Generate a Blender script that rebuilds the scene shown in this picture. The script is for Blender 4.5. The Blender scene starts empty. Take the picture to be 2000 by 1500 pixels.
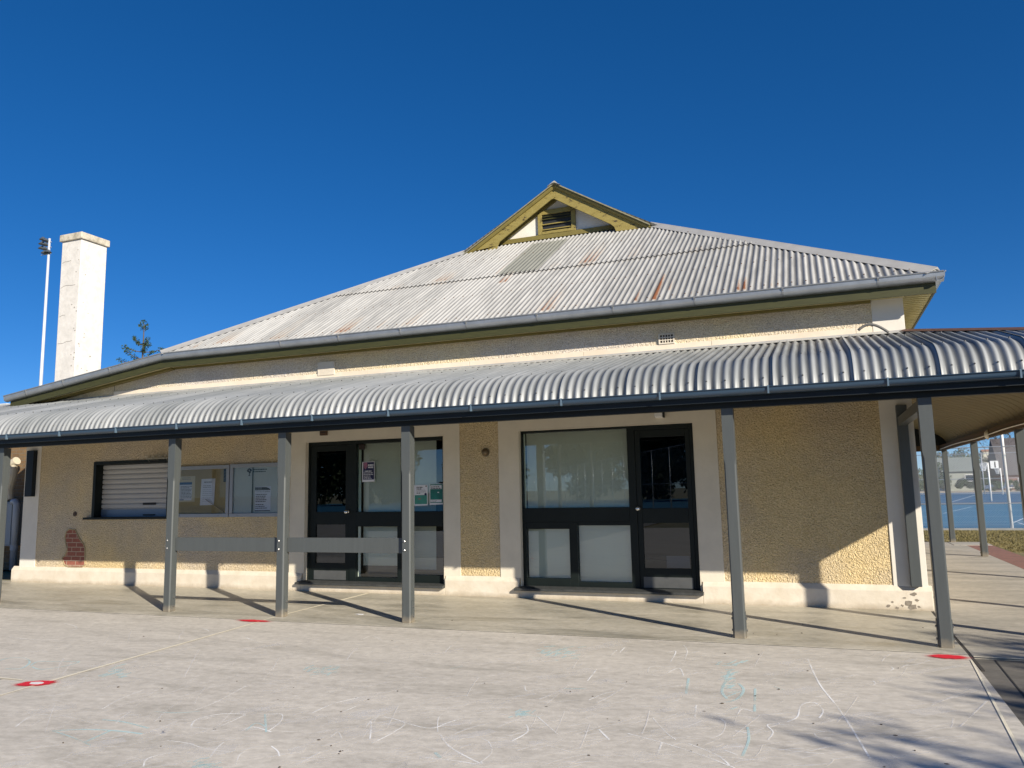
import bpy, bmesh, math, random
from mathutils import Vector, Matrix
random.seed(7)
S = bpy.context.scene
C = S.collection
# ------------------------------------------------------------------ camera
YAW, PITCH, ROLL, FPX = 0.3690, 0.1350, -0.0205, 1534.25
CAM = Vector((0.0, -8.854, 1.6))
_f = Vector((-math.sin(YAW)*math.cos(PITCH), math.cos(YAW)*math.cos(PITCH), math.sin(PITCH)))
_r = Vector((math.cos(YAW), math.sin(YAW), 0.0)); _u = _r.cross(_f)
CR = _r*math.cos(ROLL) + _u*math.sin(ROLL); CU = -_r*math.sin(ROLL) + _u*math.cos(ROLL)
cd = bpy.data.cameras.new('camera'); cam = bpy.data.objects.new('camera', cd); C.objects.link(cam)
cd.sensor_width = 36; cd.lens = 36*FPX/2000; cd.clip_end = 4000; cd.clip_start = 0.05
m3 = Matrix((CR, CU, -_f)).transposed()
cam.matrix_world = Matrix.Translation(CAM) @ m3.to_4x4()
S.camera = cam

def ray(x, y): return (_f + ((x-1000)*CR - (y-750)*CU)/FPX)
def at(x, y, Y):
    d = ray(x, y); t = (Y-CAM.y)/d.y; return CAM + t*d
def gnd(x, y, z=0.0):
    d = ray(x, y); t = (z-CAM.z)/d.z; return CAM + t*d

# ------------------------------------------------------------------ sun and sky
SUN = Vector((1.38, -1.0, 0.775)).normalized()
W = bpy.data.worlds.new('World'); S.world = W; W.use_nodes = True
nt = W.node_tree; nt.nodes.clear()
sky = nt.nodes.new('ShaderNodeTexSky'); sky.sky_type = 'NISHITA'; sky.sun_disc = False
sky.sun_elevation = math.asin(SUN.z); sky.sun_rotation = math.atan2(SUN.x, SUN.y)
sky.altitude = 2500; sky.air_density = 0.75; sky.dust_density = 0.1; sky.ozone_density = 5.0
hs = nt.nodes.new('ShaderNodeHueSaturation'); hs.inputs['Saturation'].default_value = 1.34; hs.inputs['Hue'].default_value = 0.507; hs.inputs['Value'].default_value = 1.02
ga = nt.nodes.new('ShaderNodeGamma'); ga.inputs['Gamma'].default_value = 0.79
bg = nt.nodes.new('ShaderNodeBackground'); bg.inputs[1].default_value = 0.084
wo = nt.nodes.new('ShaderNodeOutputWorld')
nt.links.new(sky.outputs[0], ga.inputs[0]); nt.links.new(ga.outputs[0], hs.inputs['Color']); nt.links.new(hs.outputs[0], bg.inputs[0]); nt.links.new(bg.outputs[0], wo.inputs[0])
sd = bpy.data.lights.new('sun', 'SUN'); sd.energy = 3.8; sd.angle = math.radians(0.5); sd.color = (1.0, 0.91, 0.77)
so = bpy.data.objects.new('sun', sd); C.objects.link(so); so.location = (20, -20, 20)
so.rotation_euler = (-SUN).to_track_quat('-Z', 'Y').to_euler()
S.view_settings.view_transform = 'Standard'; S.view_settings.look = 'None'
S.view_settings.exposure = 0.9; S.view_settings.gamma = 1.0
S.cycles.max_bounces = 8; S.cycles.transparent_max_bounces = 16

# ------------------------------------------------------------------ materials
def srgb(h):
    if isinstance(h, str):
        h = [int(h[i:i+2], 16)/255 for i in (0, 2, 4)]
    return tuple((c/12.92 if c <= .04045 else ((c+.055)/1.055)**2.4) for c in h)
MATS = {}
def mat(name, col, rough=0.7, metal=0.0, var=0.0, vs=3.0, bump=0.0, bs=60.0, col2=None, stretch=(1,1,1), spec=0.5, det=6, bump2=None, bd=0.01):
    if name in MATS: return MATS[name]
    m = bpy.data.materials.new(name); m.use_nodes = True; MATS[name] = m
    n = m.node_tree.nodes; l = m.node_tree.links; p = n['Principled BSDF']
    p.inputs['Roughness'].default_value = rough; p.inputs['Metallic'].default_value = metal
    p.inputs['Specular IOR Level'].default_value = spec
    p.inputs['Base Color'].default_value = (*col, 1)
    tc = n.new('ShaderNodeTexCoord'); mp = n.new('ShaderNodeMapping'); mp.inputs['Scale'].default_value = stretch
    l.new(tc.outputs['Object'], mp.inputs[0]); m['mp'] = 1
    if var > 0 or col2:
        nz = n.new('ShaderNodeTexNoise'); nz.inputs['Scale'].default_value = vs; nz.inputs['Detail'].default_value = det
        nz.inputs['Roughness'].default_value = 0.65
        l.new(mp.outputs[0], nz.inputs['Vector'])
        cr = n.new('ShaderNodeValToRGB')
        c2 = col2 if col2 else tuple(c*(1-var) for c in col)
        cr.color_ramp.elements[0].position = 0.3; cr.color_ramp.elements[1].position = 0.7
        cr.color_ramp.elements[0].color = (*c2, 1); cr.color_ramp.elements[1].color = (*col, 1)
        l.new(nz.outputs['Fac'], cr.inputs[0]); l.new(cr.outputs[0], p.inputs['Base Color'])
    if bump > 0:
        nb = n.new('ShaderNodeTexNoise'); nb.inputs['Scale'].default_value = bs; nb.inputs['Detail'].default_value = 5
        l.new(mp.outputs[0], nb.inputs['Vector'])
        bp = n.new('ShaderNodeBump'); bp.inputs['Strength'].default_value = bump; bp.inputs['Distance'].default_value = bd
        l.new(nb.outputs['Fac'], bp.inputs['Height']); l.new(bp.outputs[0], p.inputs['Normal'])
    return m

def stucco_mat(name, col, stain):
    m = bpy.data.materials.new(name); m.use_nodes = True
    n = m.node_tree.nodes; l = m.node_tree.links; p = n['Principled BSDF']; p.inputs['Roughness'].default_value = 0.95
    p.inputs['Specular IOR Level'].default_value = 0.1
    tc = n.new('ShaderNodeTexCoord')
    a = n.new('ShaderNodeTexNoise'); a.inputs['Scale'].default_value = 1.1; a.inputs['Detail'].default_value = 7; a.inputs['Roughness'].default_value = .7
    l.new(tc.outputs['Object'], a.inputs['Vector'])
    cr = n.new('ShaderNodeValToRGB'); cr.color_ramp.elements[0].position = .32; cr.color_ramp.elements[1].position = .62
    cr.color_ramp.elements[0].color = (*stain, 1); cr.color_ramp.elements[1].color = (*col, 1)
    l.new(a.outputs['Fac'], cr.inputs[0])
    # render lumps: warped voronoi + noise
    w = n.new('ShaderNodeTexNoise'); w.inputs['Scale'].default_value = 14; w.inputs['Detail'].default_value = 3
    l.new(tc.outputs['Object'], w.inputs['Vector'])
    mx = n.new('ShaderNodeMix'); mx.data_type = 'VECTOR'; mx.inputs['Factor'].default_value = 0.06
    l.new(tc.outputs['Object'], mx.inputs['A']); l.new(w.outputs['Color'], mx.inputs['B'])
    b = n.new('ShaderNodeTexNoise'); b.inputs['Scale'].default_value = 52; b.inputs['Detail'].default_value = 4; b.inputs['Roughness'].default_value = .55
    l.new(mx.outputs['Result'], b.inputs['Vector'])
    v = n.new('ShaderNodeTexVoronoi'); v.inputs['Scale'].default_value = 46
    l.new(mx.outputs['Result'], v.inputs['Vector'])
    ad = n.new('ShaderNodeMath'); ad.operation = 'SUBTRACT'; l.new(b.outputs['Fac'], ad.inputs[0])
    ml = n.new('ShaderNodeMath'); ml.operation = 'MULTIPLY'; ml.inputs[1].default_value = .45; l.new(v.outputs['Distance'], ml.inputs[0])
    l.new(ml.outputs[0], ad.inputs[1])
    bp = n.new('ShaderNodeBump'); bp.inputs['Strength'].default_value = 1.0; bp.inputs['Distance'].default_value = .028
    l.new(ad.outputs[0], bp.inputs['Height']); l.new(bp.outputs[0], p.inputs['Normal'])
    # colour slightly darker in the pits
    c2 = n.new('ShaderNodeValToRGB'); c2.color_ramp.elements[0].position = .12; c2.color_ramp.elements[1].position = .4
    c2.color_ramp.elements[0].color = (.85, .82, .76, 1); c2.color_ramp.elements[1].color = (1, 1, 1, 1)
    l.new(ad.outputs[0], c2.inputs[0])
    mu = n.new('ShaderNodeMix'); mu.data_type = 'RGBA'; mu.blend_type = 'MULTIPLY'; mu.inputs['Factor'].default_value = 1
    l.new(cr.outputs[0], mu.inputs['A']); l.new(c2.outputs[0], mu.inputs['B'])
    sp = n.new('ShaderNodeTexNoise'); sp.inputs['Scale'].default_value = 52; sp.inputs['Detail'].default_value = 6; sp.inputs['Roughness'].default_value = .8
    l.new(tc.outputs['Object'], sp.inputs['Vector'])
    sr = n.new('ShaderNodeValToRGB'); sr.color_ramp.elements[0].position = .40; sr.color_ramp.elements[1].position = .56
    sr.color_ramp.elements[0].color = (.76, .73, .66, 1); sr.color_ramp.elements[1].color = (1.06, 1.06, 1.06, 1); l.new(sp.outputs['Fac'], sr.inputs[0])
    m2 = n.new('ShaderNodeMix'); m2.data_type = 'RGBA'; m2.blend_type = 'MULTIPLY'; m2.inputs['Factor'].default_value = 1
    l.new(mu.outputs['Result'], m2.inputs['A']); l.new(sr.outputs[0], m2.inputs['B'])
    # broad grey and ochre tones varied at random
    wt = n.new('ShaderNodeTexNoise'); wt.inputs['Scale'].default_value = .55; wt.inputs['Detail'].default_value = 5; l.new(tc.outputs['Object'], wt.inputs['Vector'])
    wr = n.new('ShaderNodeValToRGB'); wr.color_ramp.elements[0].position = .36; wr.color_ramp.elements[1].position = .62
    wr.color_ramp.elements[0].color = (.96, .98, 1.12, 1); wr.color_ramp.elements[1].color = (1.04, .98, .82, 1); l.new(wt.outputs['Fac'], wr.inputs[0])
    m3_ = n.new('ShaderNodeMix'); m3_.data_type = 'RGBA'; m3_.blend_type = 'MULTIPLY'; m3_.inputs['Factor'].default_value = 1
    l.new(m2.outputs['Result'], m3_.inputs['A']); l.new(wr.outputs[0], m3_.inputs['B']); l.new(m3_.outputs['Result'], p.inputs['Base Color'])
    return m

def iron_mat(name, base, base2, axis='X', rust=True, rough=.5, metal=.0, period=.76, trough=.09):
    """corrugated sheet: tone changes from sheet to sheet, long faint streaks, painted rust from the 'rust' attribute"""
    m = bpy.data.materials.new(name); m.use_nodes = True
    n = m.node_tree.nodes; l = m.node_tree.links; p = n['Principled BSDF']
    p.inputs['Roughness'].default_value = rough; p.inputs['Metallic'].default_value = metal
    tc = n.new('ShaderNodeTexCoord'); sx = n.new('ShaderNodeSeparateXYZ'); l.new(tc.outputs['Object'], sx.inputs[0])
    dv = n.new('ShaderNodeMath'); dv.operation = 'DIVIDE'; dv.inputs[1].default_value = period; l.new(sx.outputs[axis], dv.inputs[0])
    fl = n.new('ShaderNodeMath'); fl.operation = 'FLOOR'; l.new(dv.outputs[0], fl.inputs[0])
    wn = n.new('ShaderNodeTexWhiteNoise'); wn.noise_dimensions = '1D'; l.new(fl.outputs[0], wn.inputs['W'])
    mp = n.new('ShaderNodeMapping'); mp.inputs['Scale'].default_value = (9, .8, .8) if axis == 'X' else (.8, 9, .8)
    l.new(tc.outputs['Object'], mp.inputs[0])
    st = n.new('ShaderNodeTexNoise'); st.inputs['Scale'].default_value = 1.5; st.inputs['Detail'].default_value = 7; st.inputs['Roughness'].default_value = .65
    l.new(mp.outputs[0], st.inputs['Vector'])
    ad = n.new('ShaderNodeMath'); ad.operation = 'MULTIPLY_ADD'; ad.inputs[1].default_value = .35
    l.new(wn.outputs['Value'], ad.inputs[0]); l.new(st.outputs['Fac'], ad.inputs[2])
    cr = n.new('ShaderNodeValToRGB'); cr.color_ramp.elements[0].position = .35; cr.color_ramp.elements[1].position = .85
    cr.color_ramp.elements[0].color = (*base2, 1); cr.color_ramp.elements[1].color = (*base, 1)
    l.new(ad.outputs[0], cr.inputs[0]); out = cr.outputs[0]
    # shade painted into the trough colour for stronger corrugation contrast
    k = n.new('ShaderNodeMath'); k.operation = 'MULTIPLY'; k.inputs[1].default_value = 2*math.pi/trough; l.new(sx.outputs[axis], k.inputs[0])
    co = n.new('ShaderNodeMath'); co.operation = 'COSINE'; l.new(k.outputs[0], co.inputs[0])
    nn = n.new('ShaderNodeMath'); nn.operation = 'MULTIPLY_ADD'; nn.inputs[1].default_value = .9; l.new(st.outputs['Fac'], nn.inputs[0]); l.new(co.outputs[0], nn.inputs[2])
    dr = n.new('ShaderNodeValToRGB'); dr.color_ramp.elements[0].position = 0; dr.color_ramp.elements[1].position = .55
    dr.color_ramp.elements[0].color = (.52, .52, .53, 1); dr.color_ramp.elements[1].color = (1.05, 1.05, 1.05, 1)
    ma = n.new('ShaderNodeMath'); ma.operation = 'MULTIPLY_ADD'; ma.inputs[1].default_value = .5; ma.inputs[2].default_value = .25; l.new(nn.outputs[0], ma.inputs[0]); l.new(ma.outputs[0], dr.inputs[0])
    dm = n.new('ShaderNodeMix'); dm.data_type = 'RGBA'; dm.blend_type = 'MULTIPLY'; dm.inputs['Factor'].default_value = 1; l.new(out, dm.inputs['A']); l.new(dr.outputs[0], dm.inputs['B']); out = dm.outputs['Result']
    if rust:
        at_ = n.new('ShaderNodeAttribute'); at_.attribute_name = 'rust'
        rn = n.new('ShaderNodeTexNoise'); rn.inputs['Scale'].default_value = 18; rn.inputs['Detail'].default_value = 10; rn.inputs['Roughness'].default_value = .85
        mp2 = n.new('ShaderNodeMapping'); mp2.inputs['Scale'].default_value = (3.0, .42, .42); l.new(tc.outputs['Object'], mp2.inputs[0]); l.new(mp2.outputs[0], rn.inputs['Vector'])
        mm = n.new('ShaderNodeMath'); mm.operation = 'MULTIPLY'; l.new(at_.outputs['Fac'], mm.inputs[0]); l.new(rn.outputs['Fac'], mm.inputs[1])
        rr = n.new('ShaderNodeValToRGB'); e = rr.color_ramp.elements
        e[0].position = .26; e[0].color = (0, 0, 0, 1); e[1].position = .78; e[1].color = (1, 1, 1, 1)
        l.new(mm.outputs[0], rr.inputs[0])
        rc = n.new('ShaderNodeValToRGB'); rc.color_ramp.elements[0].color = (.46, .36, .25, 1); rc.color_ramp.elements[1].color = (.20, .075, .028, 1)
        rc.color_ramp.elements[0].position = .2; rc.color_ramp.elements[1].position = .75
        l.new(rr.outputs[0], rc.inputs[0])
        mx = n.new('ShaderNodeMix'); mx.data_type = 'RGBA'; l.new(rr.outputs[0], mx.inputs['Factor']); l.new(out, mx.inputs['A']); l.new(rc.outputs[0], mx.inputs['B'])
        out = mx.outputs['Result']
    l.new(out, p.inputs['Base Color'])
    return m

def concrete_mat(name, c1, c2, c3, rough=.75, streak=(.8, 3.0, 1), rot=.35, gloss=False, dark=None):
    m = bpy.data.materials.new(name); m.use_nodes = True
    n = m.node_tree.nodes; l = m.node_tree.links; p = n['Principled BSDF']; p.inputs['Roughness'].default_value = rough
    tc = n.new('ShaderNodeTexCoord'); mp = n.new('ShaderNodeMapping'); mp.inputs['Scale'].default_value = streak; mp.inputs['Rotation'].default_value = (0, 0, rot)
    l.new(tc.outputs['Object'], mp.inputs[0])
    a = n.new('ShaderNodeTexNoise'); a.inputs['Scale'].default_value = .8; a.inputs['Detail'].default_value = 9; a.inputs['Roughness'].default_value = .68; a.inputs['Distortion'].default_value = .5
    l.new(mp.outputs[0], a.inputs['Vector'])
    cr = n.new('ShaderNodeValToRGB'); e = cr.color_ramp.elements; e[0].position = .33; e[1].position = .66
    e[0].color = (*c2, 1); e[1].color = (*c1, 1); el = e.new(.48); el.color = (*c3, 1)
    l.new(a.outputs['Fac'], cr.inputs[0])
    mf = n.new('ShaderNodeMapping'); mf.inputs['Scale'].default_value = (1, 1.5, 1); mf.inputs['Rotation'].default_value = (0, 0, rot); l.new(tc.outputs['Object'], mf.inputs[0])
    f = n.new('ShaderNodeTexNoise'); f.inputs['Scale'].default_value = 9; f.inputs['Detail'].default_value = 8; f.inputs['Roughness'].default_value = .75
    l.new(mf.outputs[0], f.inputs['Vector'])
    c2_ = n.new('ShaderNodeValToRGB'); c2_.color_ramp.elements[0].position = .35; c2_.color_ramp.elements[1].position = .65
    c2_.color_ramp.elements[0].color = (.78, .775, .76, 1); c2_.color_ramp.elements[1].color = (1.08, 1.08, 1.08, 1)
    l.new(f.outputs['Fac'], c2_.inputs[0])
    mu = n.new('ShaderNodeMix'); mu.data_type = 'RGBA'; mu.blend_type = 'MULTIPLY'; mu.inputs['Factor'].default_value = 1
    l.new(cr.outputs[0], mu.inputs['A']); l.new(c2_.outputs[0], mu.inputs['B'])
    # small dark pits and specks
    v = n.new('ShaderNodeTexVoronoi'); v.inputs['Scale'].default_value = 2.3; l.new(tc.outputs['Object'], v.inputs['Vector'])
    vr = n.new('ShaderNodeValToRGB'); vr.color_ramp.elements[0].position = .022; vr.color_ramp.elements[1].position = .034
    vr.color_ramp.elements[0].color = (.3, .28, .26, 1); vr.color_ramp.elements[1].color = (1, 1, 1, 1); l.new(v.outputs['Distance'], vr.inputs[0])
    mu2 = n.new('ShaderNodeMix'); mu2.data_type = 'RGBA'; mu2.blend_type = 'MULTIPLY'; mu2.inputs['Factor'].default_value = 1
    l.new(mu.outputs['Result'], mu2.inputs['A']); l.new(vr.outputs[0], mu2.inputs['B']); l.new(mu2.outputs['Result'], p.inputs['Base Color'])
    if gloss:
        rg = n.new('ShaderNodeMapRange'); rg.inputs['To Min'].default_value = rough-.16; rg.inputs['To Max'].default_value = rough+.2
        rg.inputs['From Min'].default_value = .3; rg.inputs['From Max'].default_value = .7
        l.new(a.outputs['Fac'], rg.inputs['Value']); l.new(rg.outputs[0], p.inputs['Roughness'])
    bp = n.new('ShaderNodeBump'); bp.inputs['Strength'].default_value = .12; bp.inputs['Distance'].default_value = .01
    l.new(f.outputs['Fac'], bp.inputs['Height']); l.new(bp.outputs[0], p.inputs['Normal'])
    return m

def brick_mat(name, c1, c2, mortar, sx=1, bw=.24, bh=.085, vertical=True):
    m = bpy.data.materials.new(name); m.use_nodes = True
    n = m.node_tree.nodes; l = m.node_tree.links; p = n['Principled BSDF']; p.inputs['Roughness'].default_value = .9
    tc = n.new('ShaderNodeTexCoord'); s = n.new('ShaderNodeSeparateXYZ'); c = n.new('ShaderNodeCombineXYZ')
    l.new(tc.outputs['Object'], s.inputs[0]); l.new(s.outputs['X'], c.inputs[0]); l.new(s.outputs['Z' if vertical else 'Y'], c.inputs[1])
    b = n.new('ShaderNodeTexBrick'); b.inputs['Scale'].default_value = 1; b.inputs['Brick Width'].default_value = bw; b.inputs['Row Height'].default_value = bh
    b.inputs['Mortar Size'].default_value = .007; b.inputs['Color1'].default_value = (*c1, 1); b.inputs['Color2'].default_value = (*c2, 1); b.inputs['Mortar'].default_value = (*mortar, 1)
    l.new(c.outputs[0], b.inputs['Vector'])
    z = n.new('ShaderNodeTexNoise'); z.inputs['Scale'].default_value = 25; z.inputs['Detail'].default_value = 5; l.new(tc.outputs['Object'], z.inputs['Vector'])
    r = n.new('ShaderNodeValToRGB'); r.color_ramp.elements[0].color = (.6, .6, .6, 1); r.color_ramp.elements[1].color = (1.2, 1.2, 1.2, 1); l.new(z.outputs['Fac'], r.inputs[0])
    mu = n.new('ShaderNodeMix'); mu.data_type = 'RGBA'; mu.blend_type = 'MULTIPLY'; mu.inputs['Factor'].default_value = 1
    l.new(b.outputs['Color'], mu.inputs['A']); l.new(r.outputs[0], mu.inputs['B']); l.new(mu.outputs['Result'], p.inputs['Base Color'])
    bp = n.new('ShaderNodeBump'); bp.inputs['Strength'].default_value = .6; bp.inputs['Distance'].default_value = .01
    iv = n.new('ShaderNodeMath'); iv.operation = 'SUBTRACT'; iv.inputs[0].default_value = 1; l.new(b.outputs['Fac'], iv.inputs[1])
    l.new(iv.outputs[0], bp.inputs['Height']); l.new(bp.outputs[0], p.inputs['Normal'])
    return m

def glass_mat(name, tint, refl, rough=0.0):
    m = bpy.data.materials.new(name); m.use_nodes = True
    n = m.node_tree.nodes; l = m.node_tree.links; n.remove(n['Principled BSDF']); o = n['Material Output']
    t = n.new('ShaderNodeBsdfTransparent'); t.inputs[0].default_value = (*tint, 1)
    g = n.new('ShaderNodeBsdfGlossy'); g.inputs['Roughness'].default_value = rough; g.inputs['Color'].default_value = (.9, .95, 1, 1)
    f = n.new('ShaderNodeFresnel'); f.inputs['IOR'].default_value = 1.5
    a = n.new('ShaderNodeMath'); a.operation = 'ADD'; a.inputs[1].default_value = refl; a.use_clamp = True; l.new(f.outputs[0], a.inputs[0])
    x = n.new('ShaderNodeMixShader'); l.new(a.outputs[0], x.inputs[0]); l.new(t.outputs[0], x.inputs[1]); l.new(g.outputs[0], x.inputs[2]); l.new(x.outputs[0], o.inputs[0])
    return m

def mesh_wire_mat(name, col, cell, wire):
    """chain link: diagonal wires as an opacity pattern in the panel's own plane (uv in metres)"""
    m = bpy.data.materials.new(name); m.use_nodes = True
    n = m.node_tree.nodes; l = m.node_tree.links; p = n['Principled BSDF']; p.inputs['Base Color'].default_value = (*col, 1)
    p.inputs['Metallic'].default_value = .5; p.inputs['Roughness'].default_value = .5
    uv = n.new('ShaderNodeUVMap'); s = n.new('ShaderNodeSeparateXYZ'); l.new(uv.outputs[0], s.inputs[0])
    outs = []
    for op in ('ADD', 'SUBTRACT'):
        a = n.new('ShaderNodeMath'); a.operation = op; l.new(s.outputs[0], a.inputs[0]); l.new(s.outputs[1], a.inputs[1])
        d = n.new('ShaderNodeMath'); d.operation = 'DIVIDE'; d.inputs[1].default_value = cell; l.new(a.outputs[0], d.inputs[0])
        pp = n.new('ShaderNodeMath'); pp.operation = 'PINGPONG'; pp.inputs[1].default_value = .5; l.new(d.outputs[0], pp.inputs[0])
        lt = n.new('ShaderNodeMath'); lt.operation = 'LESS_THAN'; lt.inputs[1].default_value = wire/cell*.5*1.41; l.new(pp.outputs[0], lt.inputs[0]); outs.append(lt)
    mx = n.new('ShaderNodeMath'); mx.operation = 'MAXIMUM'; l.new(outs[0].outputs[0], mx.inputs[0]); l.new(outs[1].outputs[0], mx.inputs[1])
    l.new(mx.outputs[0], p.inputs['Alpha'])
    return m

STUCCO = stucco_mat('roughcast render', (.82, .70, .49), (.67, .575, .41))
STUCCOU = stucco_mat('pale roughcast render', (.90, .83, .69), (.78, .70, .56))
CREAM = mat('cream painted band', (.74, .68, .56), .75, var=.12, vs=2.5, bump=.15, bs=35)
PLINTH = mat('white painted plinth', (.72, .66, .56), .8, col2=(.60, .53, .42), vs=4, bump=.3, bs=25, det=9)
CHIMW = mat('whitewashed render', (.76, .73, .68), .9, col2=(.60, .575, .53), vs=7, bump=.35, bs=22, det=10)
GREY = mat('grey post paint', (.078, .087, .087), .42, var=.14, vs=4, bump=.05, bs=90, stretch=(6, 6, .6))
DARKG = mat('dark charcoal joinery', (.009, .014, .013), .5, var=.25, vs=4, spec=.25)
SILLM = mat('weathered dark sill', (.06, .064, .064), .6, var=.5, vs=14, bump=.2, bs=60)
BEAM = mat('charcoal beam paint', (.008, .014, .020), .5, var=.25, vs=3, spec=.3)
GUTB = mat('blue grey gutter paint', (.030, .060, .10), .35, var=.12, vs=2, spec=.6)
GUTG = mat('galvanised gutter', (.42, .44, .455), .36, metal=.6, var=.22, vs=5, bump=.08, bs=12)
OLIVE = mat('olive fascia paint', (.055, .056, .015), .6, var=.35, vs=5, stretch=(1, 1, 6))
OLIVEY = mat('yellow olive trim paint', (.21, .17, .045), .6, var=.22, vs=6)
CREAMP = mat('cream soffit lining', (.50, .44, .22), .7, var=.15, vs=3)
WHITEP = mat('white painted panel', (.78, .75, .68), .8, var=.12, vs=5)
LEAD = mat('galvanised capping', (.52, .51, .48), .55, metal=.25, var=.2, vs=4)
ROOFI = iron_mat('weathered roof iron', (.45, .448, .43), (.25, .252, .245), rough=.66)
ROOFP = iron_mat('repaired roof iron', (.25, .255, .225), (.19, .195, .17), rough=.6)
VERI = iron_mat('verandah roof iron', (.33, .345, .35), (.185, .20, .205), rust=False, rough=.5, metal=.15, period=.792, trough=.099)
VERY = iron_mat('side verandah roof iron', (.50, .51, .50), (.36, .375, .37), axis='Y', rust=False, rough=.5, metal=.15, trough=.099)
UNDER = mat('olive ceiling paint', (.22, .19, .115), .7, var=.15, vs=2)
SHUT = mat('roller shutter slats', (.52, .50, .47), .45, var=.1, vs=3)
ALU = mat('aluminium frame', (.33, .35, .38), .4, metal=.4, var=.1, vs=5)
CORK = mat('cork pin board', (.44, .34, .17), .9, var=.12, vs=8)
PAPER = mat('white paper', (.72, .73, .78), .85, var=.05, vs=9)
PAPERG = mat('pale whiteboard', (.55, .58, .54), .6, var=.06, vs=5)
INK = mat('black ink', (.015, .017, .02), .7)
INKG = mat('grey ink', (.22, .23, .25), .8)
INKB = mat('blue print', (.03, .12, .28), .6)
INKN = mat('navy print', (.012, .014, .08), .5, var=.5, vs=8)
INKP = mat('pink print', (.38, .15, .24), .5, var=.5, vs=30)
TEAL = mat('teal print', (.01, .19, .16), .5, var=.4, vs=8)
TEAL2 = mat('pale teal print', (.06, .30, .24), .5, var=.3, vs=8)
STEEL = mat('steel bolt', (.30, .30, .30), .35, metal=.8)
CHROME = mat('brushed steel knob', (.75, .74, .72), .2, metal=.9)
GREENEDGE = mat('frosted glass film', (.62, .72, .62), .6, var=.05, vs=3)
BLIND = mat('pale blind behind glass', (.74, .76, .66), .8, var=.08, vs=1.2, stretch=(1, 1, .2))
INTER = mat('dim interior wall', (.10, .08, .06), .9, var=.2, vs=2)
GLASSF = glass_mat('window glass', (.95, .98, .94), .10)
GLASSD = glass_mat('tinted door glass', (.35, .37, .36), .035)
GLASSN = glass_mat('notice board glass', (.95, .97, .97), -.01)
BRICKP = brick_mat('exposed red brick', (.34, .12, .08), (.26, .09, .065), (.52, .40, .29), bw=.235, bh=.086)
BRICKS = brick_mat('brown service brick', (.24, .15, .07), (.18, .11, .055), (.20, .17, .12))
PAVERS = brick_mat('red brick paver', (.32, .15, .11), (.25, .12, .09), (.20, .16, .12), vertical=False, bw=.23, bh=.115)
COURTY = concrete_mat('courtyard concrete', (.69, .64, .555), (.49, .455, .39), (.62, .575, .50), rough=.85, rot=-.45)
SLABM = concrete_mat('verandah concrete', (.62, .575, .48), (.32, .295, .23), (.50, .465, .38), rough=.46, gloss=True, rot=.1)
SIDEM = concrete_mat('side path concrete', (.52, .48, .41), (.34, .32, .27), (.42, .39, .33), rough=.8, rot=.1, streak=(.8, 3.2, 1))
ASPH = concrete_mat('dark bitumen', (.20, .18, .155), (.11, .10, .085), (.15, .14, .12), rough=.9)
GROUT = mat('pale joint line', (.84, .77, .60), .9, var=.12, vs=12)
DARKJ = mat('dark joint', (.05, .045, .04), .95)
EARTH = mat('dry ground', (.30, .26, .17), .95, col2=(.17, .18, .08), vs=.15, bump=.3, bs=5)
LAWN = mat('lawn soil', (.24, .19, .09), .95, col2=(.12, .12, .04), vs=.9, bump=.6, bs=30)
GRASSM = mat('grass blades', (.13, .12, .04), .8, col2=(.24, .19, .08), vs=3)
BLUEC = mat('blue acrylic court', (.035, .19, .33), .6, var=.16, vs=.6, bump=.1, bs=60)
BLUEC2 = mat('dark blue acrylic court', (.028, .13, .26), .6, var=.16, vs=.6)
LINEW = mat('white court line', (.70, .75, .80), .7)
GALV = mat('galvanised pole', (.52, .54, .56), .4, metal=.5, var=.1, vs=3)
WHITE = mat('white enamel', (.80, .80, .78), .4)
LINK = mesh_wire_mat('chain link mesh', (.42, .44, .45), .075, .0042)
LINKF = mesh_wire_mat('far chain link mesh', (.42, .44, .45), .30, .012)
BARK = mat('grey brown bark', (.13, .10, .07), .9, var=.4, vs=6, bump=.5, bs=14, stretch=(1, 1, .3))
def leafmat(name, c, c2): return mat(name, c, .65, col2=c2, vs=.9, det=3, spec=.25)
LEAFD = leafmat('dark leaves', (.045, .075, .028), (.02, .04, .015))
LEAFP = leafmat('pine needles', (.05, .09, .035), (.03, .055, .022))
LEAFH = leafmat('hedge leaves', (.07, .11, .045), (.03, .06, .02))
LEAFY = leafmat('yellowing leaves', (.30, .26, .10), (.14, .15, .05))
SHEDW = mat('pale shed wall', (.34, .36, .32), .8, var=.1, vs=1)
SHEDR = mat('green grey metal roof', (.24, .27, .25), .5, var=.1, vs=.4)
TILER = mat('dark tiled roof', (.13, .12, .125), .8, var=.4, vs=3, stretch=(.4, .4, 5))
HILLM = mat('scrubby hill', (.16, .15, .07), 1, col2=(.07, .085, .035), vs=.06, bump=1, bs=.3, bd=2)

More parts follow.
